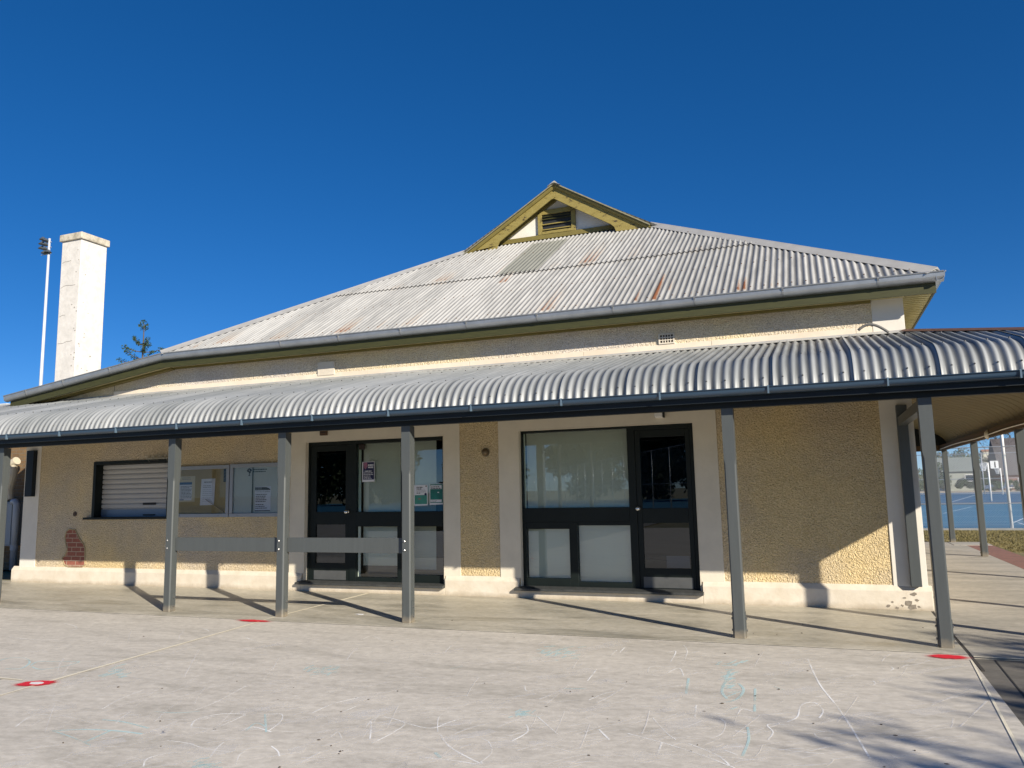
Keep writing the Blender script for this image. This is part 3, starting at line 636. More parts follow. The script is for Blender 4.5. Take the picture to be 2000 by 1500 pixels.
# side and rear slopes
def side_slope(sign):
    vs, fs = [], []; x_e = HXR if sign > 0 else HXL; n = 700
    for i in range(n+1):
        y = EY+(14.9-EY)*i/n; dz = .0095*math.cos(2*math.pi*y/.076)
        lim = min(y-EY, 14.9-y) if y < 6.28 or y > 12 else 99
        w = min(abs(RX-x_e), lim)
        for t in (0, 1): xx = x_e-sign*w*t; vs.append((xx, y, EZ+.012+K*w*t+dz-(.10*t if lim > 50 else 0)))
    for i in range(n): a = 2*i; fs.append((a, a+2, a+3, a+1))
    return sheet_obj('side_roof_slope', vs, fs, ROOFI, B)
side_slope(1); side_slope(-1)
g = MB(); r = .0; hx = (HXR-HXL)/2
g.quad((HXL, 14.9, EZ), (HXR, 14.9, EZ), (RX, 14.9-hx, EZ+K*hx)); g.build('rear_roof_slope', ROOFI, B)
# ridge and hip cappings
def capping(a, b, w=.13, drop=.055, side=None, name='hip_capping', m=LEAD):
    a, b = Vector(a), Vector(b); d = (b-a).normalized(); s_ = d.cross(Vector((0, 0, 1))).normalized()
    g = MB(); up = s_.cross(d)
    L = [s_*-w-up*drop, s_*-.03, up*.022, s_*.03, s_*w-up*drop, s_*.02-up*.01, s_*-.02-up*.01]
    g.sweep(L, [a, b]); return g.build(name, m, B, smooth=False)
off = Vector((0, 0, .045))
capping(Vector((HXR, EY, EZ))+off, Vector((HXR-4.42, EY+4.42, EZ+K*4.42))+off, .15, .075)
capping(Vector((HXL, EY, EZ))+off, Vector((HXL+4.42, EY+4.42, EZ+K*4.42))+off, .15, .075)
AZ = EZ+K*(HXR-RX)-.09
capping((RX, 6.2, AZ+.03), (RX, 12.2, AZ+.03), .14, .07, name='ridge_capping')
# ---- gablet
GF = 6.33
def V3(x, y): return 850+x/4, 330+y/4
def gx(x, y, Y=GF): q = at(*V3(x, y), Y); return (q.x, q.z)
zb0 = zr(0, GF)
apx = (RX, AZ-.02)
def roofz(x): return AZ-.02-K*abs(x-RX)
inR = [gx(920, 228), gx(1075, 300), gx(1370, 430), gx(1398, 452), gx(1412, 487)]
inL = [gx(905, 238), gx(700, 405), gx(500, 570), gx(486, 600), gx(480, 627)]
g = MB(); xo = -2.86
polyR = [(RX+.0015, roofz(RX)), (xo, roofz(xo))]+[(xo-.02, zb0+.0)]+[(p[0], max(p[1], zb0-.02)) for p in inR[::-1]]+[(RX+.0015, inR[0][1]+.02)]
g.prism(polyR, GF, GF+.035, 'Y')
xl = -6.88
polyL = [(RX-.0015, roofz(RX)), (xl, roofz(xl)), (xl+.02, zb0)]+[(p[0], max(p[1], zb0-.02)) for p in inL[::-1]]+[(RX-.0015, inL[0][1]+.02)]
g.prism(polyL, GF, GF+.035, 'Y'); bb = g.build('bargeboard', PEEL, B, bevel=.003)
g = MB()   # thin outer trim under the sheets
for s in (1, -1):
    a = Vector((RX, GF-.03, AZ-.01)); xe = xo+.04 if s > 0 else xl-.04; b = Vector((xe, GF-.03, roofz(xe)+.01))
    d = (b-a).normalized(); up = Vector((0, 0, 1))
    g.sweep([Vector((0, -.03, .012)), Vector((0, .03, .012)), Vector((0, .03, -.055)), Vector((0, -.005, -.055)), Vector((0, -.03, -.02))], [a+d*.002, b])
g.build('verge_trim', OLIVEY, B)
g = MB(); # verge sheet edge + capping roll
for s in (1, -1):
    a = Vector((RX, GF-.07, AZ+.035)); xe = xo+.03 if s > 0 else xl-.03; b = Vector((xe, GF-.07, roofz(xe)+.055))
    g.sweep([Vector((0, -.02, 0)), Vector((0, .10, .0)), Vector((0, .10, -.018)), Vector((0, -.02, -.028))], [a, b])
g.build('verge_capping', mat('lichen stained verge', (.30, .28, .18), .8, var=.4, vs=12), B)
MB().lathe([(.05, 0), (.05, .015), (.025, .03), (.02, .045)], (RX, GF-.06, AZ+.03), 'Z', 8).build('ridge_finial', mat('lichen stained finial', (.30, .28, .18), .8), B)
GW = 6.60
g = MB(); zbw = zr(0, GW)-.02
g.prism([(xl+.15, zbw), (xo-.15, zbw), (RX, AZ-.10)], GW, GW+.03, 'Y'); g.build('gable_panel', WHITEP, B)
g = MB(); g.box(xl+.45, xo-.5, GW-.05, GW-.001, zbw, zbw+.10)
for s in (1, -1):   # inner rake boards
    xe = xo-.35 if s > 0 else xl+.35
    a = Vector((RX, GW-.03, AZ-.16)); b = Vector((xe, GW-.03, roofz(xe)-.14))
    g.sweep([Vector((0, -.025, .05)), Vector((0, .025, .05)), Vector((0, .025, -.05)), Vector((0, -.025, -.05))], [a, b])
g.build('gable_trim', OLIVEY, B, bevel=.003)
lx0, lx1, lz0, lz1 = -5.285, -4.45, zbw+.101, 7.555
g = MB(); g.box(lx0, lx0+.09, GW-.055, GW-.002, lz0, lz1-.04); g.box(lx1-.09, lx1, GW-.055, GW-.002, lz0, lz1-.04); g.box(lx0+.0905, lx1-.0905, GW-.055, GW-.002, lz1-.10, lz1); g.box(lx0+.0905, lx1-.0905, GW-.06, GW-.002, lz0, lz0+.06)
lf = g.build('louvre_frame', PEEL, B, bevel=.003)
MB().box(lx0+.09, lx1-.09, GW-.012, GW-.004, lz0+.06, lz1-.1).build('louvre_void', INK, lf)
for k in range(7):
    z = lz0+.105+k*.058; dr = {1: .03, 2: -.02}.get(k, 0)
    if k in (1, 3): continue
    a = MB(); a.prism([(GW-.052, z-.012), (GW-.048, z-.017), (GW-.014, z+.014), (GW-.018, z+.018)], lx0+.092, lx1-.092, 'X')
    o = a.build('louvre_slat', PEEL if k < 3 else OLIVE, lf)
# soffit of gable overhang
g = MB()
for s in (1, -1):
    xe = xo-.1 if s > 0 else xl+.1
    g.quad((RX, GF+.04, AZ-.06), (RX, GW, AZ-.06), (xe, GW, roofz(xe)-.04), (xe, GF+.04, roofz(xe)-.04))
g.build('gable_soffit', OLIVE, B, recalc=False)

# ---- main gutter, fascia, soffit
GYF = 2.085   # gutter front
def gutter(path, name, m, joints, y0, depth=.10, h=.13, endcap=True):
    pr = [(0, 0), (-.012, .012), (.0, .03), (.004, h-.02), (-.012, h-.008), (-.010, h), (.006, h), (.018, h-.03), (.02, .02), (depth-.01, .02), (depth-.01, h), (depth, h), (depth, 0)]
    return pr
pr = [(.0, .085), (.002, .062), (.009, .040), (.021, .021), (.038, .008), (.058, .001), (.10, 0), (.10, .14), (.094, .14), (.094, .008), (.055, .009), (.03, .022), (.014, .045), (.008, .09), (.008, .122), (-.002, .128), (-.002, .140), (-.013, .142), (-.018, .134), (-.014, .124), (-.002, .118)]
pr = [(a, b*.86+.018) for a, b in pr]
def gut_front(x0, x1, yf, zb, m, name, dzl=None, sc=1.0):
    g = MB(); prf = [Vector((0, yf+p[0]*sc, p[1]*sc)) for p in pr]
    g.sweep(prf, [(x0, 0, zb if dzl is None else dzl), (x1, 0, zb)]); return g.build(name, m, B)
g = MB(); prf = [Vector((0, GYF+p[0], p[1])) for p in pr]
g.sweep(prf, [(-15.22, 0, 3.565), (-11.15, 0, 4.10), (HXR+.065, 0, 4.10)])
mg = g.build('gutter', GUTG, B)
# side gutter
g = MB(); prx = [Vector((1.635-p[0], 0, p[1])) for p in pr]
g.sweep(prx, [(0, GYF+.0, 4.10), (0, 14.9, 4.10)]); g.build('gutter', GUTG, B)
g = MB()
for k in range(9):
    x = .868-k*1.17
    g.sweep([Vector((0, GYF+p[0]-.005, p[1]-.003)) for p in pr[:6]+[(.05, .141), (-.016, .142), (-.016, .120)]], [(x-.012, 0, 4.10), (x+.012, 0, 4.10)])
for x in (-12.4, -13.6, -14.6):
    z = 4.10-(-11.15-x)*.1314
    g.sweep([Vector((0, GYF+p[0]-.005, p[1]-.003)) for p in pr[:6]+[(.05, .142), (-.016, .144), (-.016, .120)]], [(x-.012, 0, z-.0015), (x+.012, 0, z+.0015)])
pieces(g, 'gutter_joint', mat('dull gutter joint', (.25, .26, .27), .5, metal=.5), mg)
sl = .535/4.07
g = MB(); fp = [(2.187, 3.985), (2.212, 3.985), (2.212, 4.225), (2.187, 4.225)]
g.sweep([Vector((0, a, b)) for a, b in fp], [(-15.15, 0, -.53), (-11.13, 0, 0), (1.535, 0, 0)])
g.build('fascia', OLIVE, B)
g = MB(); g.box(1.51, 1.534, 2.213, 14.8, 4.0, 4.22); g.build('fascia', OLIVE, B)
g = MB(); g.quad((XR, WY+.1, 4.045), (1.51, 2.22, 4.02), (1.51, 14.8, 4.02), (XR, 14.8, 4.045))
g.sweep([Vector((0, 2.213, 4.03)), Vector((0, WY+.02, 4.03)), Vector((0, WY+.02, 4.055)), Vector((0, 2.213, 4.055))], [(-15.15, 0, -.53), (-11.13, 0, 0), (1.509, 0, 0)])
y = 2.4
while y < 14: g.box(XR+.02, 1.505, y, y+.012, 4.012, 4.03); y += .12
g.build('soffit', CREAMP, B, recalc=False)
g = MB(); g.sweep([Vector((0, a, b)) for a, b in ((2.40, 3.985), (2.50, 3.985), (2.50, 4.045), (2.40, 4.045))], [(-15.2, 0, -.535), (-11.2, 0, 0)])
g.sweep([Vector((0, a, b)) for a, b in ((2.46, 3.995), (2.515, 3.995), (2.515, 4.029), (2.46, 4.029))], [(-11.19, 0, 0), (.785, 0, 0)])
g.build('eaves_bead', OLIVEY, B)
box('wall_crack_joint', DARKJ, B, -12.728, -12.722, WY-.003, WY+.001, 3.56, 3.83)
# lean-to roof at left end
vs, fs = corr_sheet(-15.2, -11.0, 2.15, lambda x: 8.0, lambda x, y: 4.235-.13+ .11 -(-11.15-x)*.1314 if x < -11.15 else 4.215, amp=.0, ny=2, seg=1); sheet_obj('lean_to_roof', vs, fs, ROOFI, B, smooth=False)
# chimney
ch = MB(); cx0, cx1, cy0, cy1 = -15.235, -14.654, 3.2, 3.86
ch.box(cx0, cx1, cy0, cy1, 3.5, 7.235); chim = ch.build('chimney', CHIMW, B, bevel=.012)
ch = MB().box(cx0-.042, cx1+.042, cy0-.042, cy1+.042, 7.236, 7.39); ch.build('chimney_cap', mat('stained chimney cap', (.68, .62, .50), .9, col2=(.30, .27, .20), vs=9, bump=.4, bs=25, det=9), chim, bevel=.015)
rnd = random.Random(9)
for z in (4.95, 5.55, 6.2, 6.75):
    p = [Vector((cx0+.04+k*.085, cy0-.001, z+rnd.uniform(-.02, .02)+k*.008)) for k in range(rnd.randint(3, 6))]
    MB().tube(p, .004, 4).build('render_crack', mat('dark hairline crack', (.22, .20, .17), .95), chim)
for k in range(26):
    z = rnd.choice([rnd.uniform(4.3, 5.3), rnd.uniform(4.3, 7.1)]); r = rnd.uniform(.010, .024); f = k % 2
    pts = [(r*rnd.uniform(.6, 1.3)*math.cos(t*1.05), r*rnd.uniform(.5, 1)*math.sin(t*1.05)) for t in range(6)]
    g = MB()
    if f: x = cx1-abs(rnd.gauss(0, .06))-.03; g.prism([(x+a, z+b) for a, b in pts], cy0-.002, cy0+.004, 'Y')
    else: y = cy0+.04+min(.55, abs(rnd.gauss(.05, .18))); g.prism([(y+a, z+b) for a, b in pts], cx1-.004, cx1+.002, 'X')
    g.build('render_chip', mat('grey chipped render', (.38, .35, .30), .95, var=.4, vs=30), chim)

# ================================================================== VERANDAH
VE, VZ = -.15, 2.60; BY, BZ = .28, 3.02; TZ = 3.565
SXE, SXB = 3.35, 2.90
def vprofile(t):
    """t 0..1 from gutter to wall -> (fraction outwards u: 0 edge,1 bend,2 wall, z)"""
    if t < .5:
        s = t/.5; y = (1-s)**2*0+2*s*(1-s)*.10+s*s*1.0; z = (1-s)**2*VZ+2*s*(1-s)*2.90+s*s*BZ; return y, z
    s = (t-.5)/.5; return 1+s, BZ+(TZ-BZ)*s
NT = 18
ts = [.5*k/12 for k in range(12)]+[.5+.5*k/6 for k in range(7)]
def front_y(u): return VE+(BY-VE)*u if u < 1 else BY+(WY-BY)*(u-1)
def side_x(u): return SXE+(SXB-SXE)*u if u < 1 else SXB+(XR-SXB)*(u-1)
def ver_front(x0, x1, dz=0, amp=.014):
    vs, fs = [], []; pitch = .099; nx = int((x1-x0)/pitch*10)
    for i in range(nx+1):
        x = x0+(x1-x0)*i/nx; c = amp*math.cos(2*math.pi*x/pitch)+.010*(1-min(1, (x-x0)/.25))
        # clip by the mitre
        for k, t in enumerate(ts):
            u, z = vprofile(t); y = front_y(u)
            if k+1 < len(ts): u2, z2_ = vprofile(ts[k+1])
            else: u2, z2_ = vprofile(.99)
            tx, tz = front_y(u2)-y, z2_-z; L = math.hypot(tx, tz) or 1
            if k+1 == len(ts): tx, tz, L = -tx, -tz, L
            ny_, nz_ = -tz/L, tx/L
            xm = side_x(u)
            vs.append((min(x, xm), y+ny_*(c+dz), z+nz_*(c+dz)))
    m = len(ts)
    for i in range(nx):
        for k in range(m-1):
            a = i*m+k; P_ = [vs[a], vs[a+m], vs[a+m+1], vs[a+1]]
            if P_[0][0] == P_[1][0] and P_[2][0] == P_[3][0]: continue
            fs.append((a, a+m, a+m+1, a+1))
    return vs, fs
# sheets about 0.76 m wide, lapping one another
x = -17.0; sh_i = 0; allv, allf = [], []
while x < 3.36:
    x2 = x+.792
    vs, fs = ver_front(x-.03, min(x2, 3.36), dz=0)
    k = len(allv); allv += vs; allf += [tuple(q+k for q in f_) for f_ in fs]; x = x2; sh_i += 1
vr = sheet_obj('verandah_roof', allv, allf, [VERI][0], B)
# side verandah roof
def ver_side(y0, y1, amp=.0105):
    vs, fs = [], []; pitch = .099; n = int((y1-y0)/pitch*8)
    def mit(u): return front_y(u)
    for i in range(n+1):
        y = y0+(y1-y0)*i/n; c = amp*math.cos(2*math.pi*y/pitch)
        for t in ts:
            u, z = vprofile(t); e = .75 if t < .4 else .1
            vs.append((side_x(u)+c*e*(.9 if t < .5 else 0), max(y, mit(u)), z+c*(.5 if t < .4 else 1)))
    m = len(ts)
    for i in range(n):
        for k in range(m-1):
            a = i*m+k
            if vs[a][1] == vs[a+m][1] and vs[a+1][1] == vs[a+m+1][1]: continue
            fs.append((a, a+m, a+m+1, a+1))
    return vs, fs
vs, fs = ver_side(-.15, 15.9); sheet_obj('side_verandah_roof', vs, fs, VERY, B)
# undersides: painted boards just below the iron
g = MB()
def under(g, pts):  # list of rows
    for r0, r1 in zip(pts, pts[1:]):
        for k in range(len(r0)-1): g.quad(r0[k], r1[k], r1[k+1], r0[k+1])
rows = []
for x in (-17, 1.2, 3.3):
    rows.append([(min(x, side_x(vprofile(t)[0])-.01), front_y(vprofile(t)[0])+.02, vprofile(t)[1]-.028) for t in ts])
under(g, rows); rows = []
for y in [2.6+.6*k for k in range(23)]: rows.append([(side_x(vprofile(t)[0])-.02, y, vprofile(t)[1]-.028) for t in ts])
rows.insert(0, [(side_x(vprofile(t)[0])-.02, front_y(vprofile(t)[0])+.01, vprofile(t)[1]-.028) for t in ts])
under(g, rows); g.build('verandah_ceiling', UNDER, B, recalc=False, smooth=True)
# thin batten lines across the curved ceiling
g = MB()
for k in range(34):
    y = 1.2+k*.38
    pts = [(side_x(vprofile(t)[0])-.03, y, vprofile(t)[1]-.034) for t in ts[2:]]
    pts = [p for p, t in zip(pts, ts[2:]) if y > front_y(vprofile(t)[0])+.1]
    if len(pts) > 3: g.tube(pts, .003, 4)
pieces(g, 'ceiling_batten', mat('olive brown ceiling batten', (.25, .21, .13), .7), B)  # one even olive brown on all battens
g = MB(); pts = [(SXE-.2, 2.60)]+[(side_x(vprofile(t)[0])-.005, vprofile(t)[1]-.02) for t in ts[1:]]+[(XR+.01, 2.60)]
g.prism(pts, 15.70, 15.74, 'Y'); g.build('end_infill', BEAM, B)
g = MB()
for u_ in (.12, .98, 1.7):
    tt = min(ts, key=lambda t: abs(vprofile(t)[0]-u_)); u, z = vprofile(tt); y = front_y(u); x = -16.929
    while x < side_x(u)-.1: g.lathe([(.010, 0), (.010, .006), (.004, .011)], (x, y-(.016 if u < .5 else .004), z+.015), 'Z' if u > .5 else 'Y', 5) if u > .5 else g.lathe([(.010, 0), (.010, -.006), (.004, -.011)], (x, y-.014, z+.004), 'Y', 5); x += .198
g.build('roof_screws', mat('dull screw head', (.12, .12, .12), .5, metal=.5), B)['kind'] = 'stuff'
g = MB()
for yy in (2.25, 3.3, 4.42, 5.5):
    x = -10.80
    while x < 1.3:
        if EY+(x-HXL) > yy+.1 and EY+(HXR-x) > yy+.1: g.lathe([(.011, 0), (.011, .006), (.004, .012)], (x, yy, zr(x, yy)+.0135+(.012 if yy > 4.3 else 0)), 'Z', 5)
        x += .18
g.build('roof_nails', mat('rusty nail head', (.12, .06, .035), .8), B)['kind'] = 'stuff'
# mitre capping of the corner
g = MB(); path = [Vector((side_x(vprofile(t)[0]), front_y(vprofile(t)[0]), vprofile(t)[1]+.03)) for t in ts]
for a, b in zip(path, path[1:]):
    d = b-a; s_ = d.cross(Vector((0, 0, 1))).normalized(); g.quad(a-s_*.09-Vector((0, 0, .02)), a+Vector((0, 0, .015)), b+Vector((0, 0, .015)), b-s_*.09-Vector((0, 0, .02))); g.quad(a+Vector((0, 0, .015)), a+s_*.09-Vector((0, 0, .02)), b+s_*.09-Vector((0, 0, .02)), b+Vector((0, 0, .015)))
g.build('corner_capping', mat('rusty brown capping', (.14, .07, .05), .7, var=.4, vs=8), B)
# flashing at the wall
g = MB(); g.sweep([Vector((0, WY-.12, 3.548)), Vector((0, WY-.015, 3.575)), Vector((0, WY-.015, 3.60)), Vector((0, WY-.019, 3.60)), Vector((0, WY-.019, 3.578)), Vector((0, WY-.12, 3.552))], [(-17, 0, 0), (XR, 0, 0)])
g.build('wall_flashing', LEAD, B)
# verandah gutter
VG = -.265
g = MB(); s = .82; prv = [Vector((0, VG+p[0]*.9, 2.548+p[1]*.62)) for p in pr]
g.sweep(prv, [(-17, 0, 0), (SXE+.10, 0, 0)]); vg = g.build('verandah_gutter', GUTB, B)
g = MB(); prs = [Vector((SXE+.12-p[0]*.9, 0, 2.548+p[1]*.62)) for p in pr]; g.sweep(prs, [(0, VG, 0), (0, 15.9, 0)]); g.build('verandah_gutter', GUTB, B)
g = MB()
for k in range(17):
    x = 1.83-1.137*k
    g.box(x-.008, x+.008, VG-.020, VG+.012, 2.556, 2.641)
pieces(g, 'gutter_bracket', mat('pale gutter bracket', (.10, .15, .20), .4), vg)
# beams
box('verandah_beam', BEAM, B, -17, 3.24, -.012, .075, 2.448, 2.60, bevel=.004)
box('gutter_board', BEAM, B, -17, 3.36, -.165, -.14, 2.50, 2.60)
BRW = mat('brown side beam', (.11, .07, .035), .7, var=.3, vs=3, stretch=(4, .5, 4))
box('side_beam', BRW, B, 3.125, 3.215, .076, 15.8, 2.448, 2.60, bevel=.004)
box('cross_beam', GREY, B, .985, 1.085, .076, 2.45, 2.33, 2.44, bevel=.004)
box('cross_beam', BRW, B, 1.3, 3.12, 15.7, 15.78, 2.45, 2.60)
# posts
def post(x, y, h=2.447, w=.125, plate=True):
    g = MB(); c = .014; hw = w/2
    def ring(cc, z):
        if cc == 0: cc = .0005
        return [(x-hw+cc, y-hw, z), (x+hw-cc, y-hw, z), (x+hw, y-hw+cc, z), (x+hw, y+hw-cc, z), (x+hw-cc, y+hw, z), (x-hw+cc, y+hw, z), (x-hw, y+hw-cc, z), (x-hw, y-hw+cc, z)]
    rings = [ring(c, .008), ring(c, 1.84), ring(0, 1.90), ring(0, h)]
    i = len(g.v)
    for r_ in rings: g.v += r_
    for k in range(3):
        for j in range(8): g.f.append((i+k*8+j, i+k*8+(j+1) % 8, i+(k+1)*8+(j+1) % 8, i+(k+1)*8+j)); g.mi.append(0)
    g.f.append(tuple(i+j for j in range(8))[::-1]); g.f.append(tuple(i+24+j for j in range(8))); g.mi += [0, 0]
    o = g.build('verandah_post', GREY, B)
    if plate:
        g = MB(); g.box(x+hw-.001, x+hw+.007, y-.035, y+.035, .01, .27); g.box(x-hw-.007, x-hw+.001, y-.035, y+.035, .01, .27)
        pl = g.build('base_plate', GREY, o)
        g = MB()
        for z in (.08, .20):
            for s_ in (1, -1): g.lathe([(.013, 0), (.013, .012*1)], (x+s_*(hw+.007) if s_ > 0 else x-hw-.019, y, z), 'X', 6)
        g.build('base_bolt', STEEL, o)
    return o
PX = [-12.29, -8.737, -6.806, -4.897, -.905, 1.033]
PO = []
for x in PX: PO.append(post(x, .0625))
for y in (.0625, 2.45, 6.55, 10.79, 15.2): post(3.168, y)
# wall post at right corner and stub at left
g = MB(); g.box(.975, 1.10, WY-.125, WY-.016, .30, 2.60); g.build('wall_post', GREY, B, bevel=.006)
box('wall_post', BEAM, B, -14.90, -14.70, WY-.10, WY-.016, 1.68, 2.60, bevel=.005)
# rails
RY = .085
for a, b in ((-8.737, -6.806), (-6.806, -4.897)):
    g = MB().box(a+.0655, b-.0655, RY-.02, RY+.02, .845, 1.035); r_ = g.build('verandah_rail', GREY, B, bevel=.004)
for x in (-8.737, -6.806, -4.897):
    g = MB()
    for z in (.885, .995): g.lathe([(.016, 0), (.016, -.006), (.009, -.012)], (x-.02, .0005, z), 'Y', 8)
    g.build('rail_bolt', STEEL, B)
# conduit along the side beam and two round lights on it
g = MB(); pts = []
for k in range(40):
    y = .3+k*.39; pts.append((3.112, y, 2.50+.012*math.sin(y*1.1)))
g.tube(pts, .012, 6); g.build('electrical_conduit', WHITE, B)

# ================================================================== THINGS ON THE BUILDING
# notice boards
def board(x0, x1, z0, z1, back, label):
    t = thing('notice_board', label, 'notice board', ((x0+x1)/2, WY-.03, z0))
    g = MB(); y0, y1 = WY-.055, WY-.003; w = .065
    g.box(x0, x1, y0, y1, z1-w, z1); g.box(x0, x1, y0, y1, z0, z0+w); g.box(x0, x0+w, y0, y1, z0+w+.0005, z1-w-.0005); g.box(x1-w, x1, y0, y1, z0+w+.0005, z1-w-.0005)
    g.build('frame', ALU, t, bevel=.005)
    MB().box(x0+w, x1-w, WY-.012, WY-.004, z0+w, z1-w).build('backing_board', back, t)
    MB().quad((x0+w, WY-.040, z0+w), (x1-w, WY-.040, z0+w), (x1-w, WY-.040, z1-w), (x0+w, WY-.040, z1-w)).build('glass', GLASSN, t, recalc=False)
    g = MB()
    for x in (x0+.18, x1-.22): g.lathe([(.011, 0), (.011, -.006)], (x, y0, z0+.032), 'Y', 8)
    g.build('lock', STEEL, t)
    return t
board(-11.12, -9.83, 1.238, 2.165, CORK, 'aluminium framed notice board backed with tan cork beside the roller shutter')
nb2 = board(-9.812, -8.60, 1.238, 2.172, PAPERG, 'aluminium framed notice board with pale white backing left of the dark doorway')
box('sliding_pane_edge', mat('dark glass edge', (.04, .06, .05), .4), nb2, -9.335, -9.318, WY-.036, WY-.03, 1.31, 2.10)
def text(parent, s, x, z, size, m, y, name='printed_text', bold=False, w=None):
    cu = bpy.data.curves.new(name, 'FONT'); cu.body = s; cu.size = size; cu.extrude = .0004
    if bold: cu.offset = size*.02
    o = bpy.data.objects.new(name, cu); C.objects.link(o); dg = bpy.context.evaluated_depsgraph_get()
    me = bpy.data.meshes.new_from_object(o.evaluated_get(dg)); bpy.data.objects.remove(o)
    sx = 1
    if w: xs_ = [v.co.x for v in me.vertices]; sx = w/max(1e-6, max(xs_)-min(xs_))
    for v in me.vertices: v.co = Vector((x+v.co.x*sx, y-v.co.z, z+v.co.y))
    me.materials.clear(); me.materials.append(m); q = bpy.data.objects.new(name, me); C.objects.link(q)
    if parent: q.parent = parent; q.matrix_parent_inverse = Matrix.Translation(-parent_loc(parent))
    return q
def lines(parent, m, x0, x1, z, n, step, y, h=.010, rnd=random.Random(4), name='print_lines', jag=.3):
    """unreadable small print: rows of word-sized dashes"""
    g = MB()
    for k in range(n):
        zz = z-k*step; x = x0; end = x1-(x1-x0)*rnd.uniform(0, jag)
        while x < end:
            w = rnd.uniform(.015, .045); w = min(w, end-x)
            if w > .006: g.box(x, x+w, y-.0006, y, zz-h*rnd.uniform(.35, .5), zz+h*.45)
            x += w+.007
    return g.build(name, m, parent)
def sheet(name, label, x0, x1, z0, z1, y, m=PAPER, cat='poster', sk=0.0):
    t = thing(name, label, cat, ((x0+x1)/2, y, z0))
    MB().prism([(x0, z0), (x1-sk, z0+.004), (x1, z1), (x0+sk, z1-.004)], y-.0012, y, 'Y').build('paper', m, t); return t
NY = WY-.0135
t = sheet('notice_sheet', 'cream and white notice with blue heading pinned to the cork board', -10.99, -10.63, 1.515, 1.985, NY, mat('cream paper', (.62, .55, .40), .85), 'notice')
MB().box(-10.99, -10.70, NY-.0022, NY-.0014, 1.545, 1.86).build('inner_sheet', PAPER, t); MB().box(-10.99, -10.70, NY-.003, NY-.0023, 1.83, 1.875).build('heading_band', INKB, t)
lines(t, INKG, -10.96, -10.68, 1.80, 9, .026, NY-.003, .016); lines(t, INKG, -10.93, -10.68, 1.955, 2, .025, NY-.0014)
MB().box(-10.98, -10.88, NY-.003, NY-.0023, 1.55, 1.565).build('footer_mark', INKB, t)
t = sheet('notice_sheet', 'plain white typed letter pinned in the middle of the cork board', -10.505, -10.165, 1.452, 1.928, NY, cat='notice', sk=.02)
lines(t, INKG, -10.42, -10.22, 1.865, 1, .03, NY-.0014, .022, jag=.1); lines(t, INKG, -10.44, -10.22, 1.80, 2, .028, NY-.0014, .012, jag=.2); lines(t, INKG, -10.45, -10.22, 1.73, 7, .034, NY-.0014, .006, jag=.3)
g = MB().tube([(-10.345, WY-.05, 1.555), (-9.93, WY-.05, 1.33)], .006, 5); tag(g.build('support_rod', STEEL), 'thin grey gas strut slanting across the white letter on the cork board', 'rod')
g = MB(); g.box(-9.965, -9.905, WY-.037, WY-.034, 1.86, 2.095); st_ = g.build('label_strip', INK); tag(st_, 'small dark strip label in the top right corner of the cork board', 'label')
lines(st_, INKG, -9.962, -9.908, 2.05, 7, .026, WY-.0372, .007)
# pale board contents: round tree-like emblem, two-line heading, notice
t = thing('board_heading', 'dark tree emblem with two-line heading at the top of the pale notice board', 'sign', (-9.4, NY, 2.0))
g = MB(); rnd = random.Random(6)
for k in range(16):
    a = rnd.uniform(0, 6.28); r = rnd.uniform(.015, .048); cx, cz = -9.415+r*math.cos(a), 2.045+r*math.sin(a)*.8; g.prism([(cx+.016*math.cos(q*1.05), cz+.013*math.sin(q*1.05)) for q in range(6)], NY-.001, NY-.0003*(1+k*.01), 'Y')
g.box(-9.422, -9.408, NY-.0012, NY-.0002, 1.965, 2.03); g.box(-9.435, -9.395, NY-.0014, NY-.0002, 1.955, 1.965); g.build('emblem', INK, t)
lines(t, mat('dark green print', (.02, .06, .05), .7), -9.345, -9.04, 2.062, 2, .038, NY, .02, jag=.05)
t = sheet('notice_sheet', 'white notice under a black curved header on the pale notice board', -9.282, -8.943, 1.335, 1.765, NY-.002, cat='notice')
g = MB(); g.prism([(-9.28, 1.70), (-8.945, 1.70), (-8.98, 1.73), (-9.04, 1.75), (-9.28, 1.752)], NY-.005, NY-.0034, 'Y'); g.build('header_band', INK, t)
lines(t, PAPER, -9.27, -9.12, 1.738, 2, .022, NY-.0052, .005, jag=.1)
text(t, 'COVID-19 update', -9.265, 1.665, .036, INKG, NY-.0036, w=.30)
lines(t, INK, -9.265, -8.98, 1.625, 5, .031, NY-.0034, .014); lines(t, INK, -9.265, -9.02, 1.45, 3, .031, NY-.0034, .014)
MB().box(-9.28, -8.95, NY-.0045, NY-.0034, 1.337, 1.35).build('footer_band', INK, t)
# window posters (outside of glass)
QY = FY+.054
t = sheet('window_poster', 'navy poster with white lettering stuck on the window beside the left door', -7.185, -6.947, 1.795, 2.135, QY)
MB().box(-7.167, -6.955, QY-.0022, QY-.0014, 1.833, 2.125).build('navy_panel', INKN, t)
g = MB(); g.prism([(-7.16, 2.12), (-7.09, 2.125), (-7.082, 2.06), (-7.12, 2.005), (-7.155, 2.04)], QY-.003, QY-.0023, 'Y'); g.build('picture', INKP, t)
lines(t, PAPER, -7.07, -6.965, 2.075, 2, .036, QY-.003, .026, jag=.02); lines(t, PAPER, -7.135, -7.0, 1.975, 1, .03, QY-.003, .016, jag=.1); lines(t, PAPER, -7.155, -6.97, 1.945, 2, .028, QY-.003, .011, jag=.1); lines(t, PAPER, -7.15, -6.98, 1.893, 3, .022, QY-.003, .009, jag=.25)
t = sheet('window_poster', 'white and pale teal poster, left one of the pair on the window', -6.20, -5.952, 1.388, 1.725, QY)
MB().box(-6.19, -5.965, QY-.0022, QY-.0014, 1.415, 1.56).build('teal_panel', TEAL2, t)
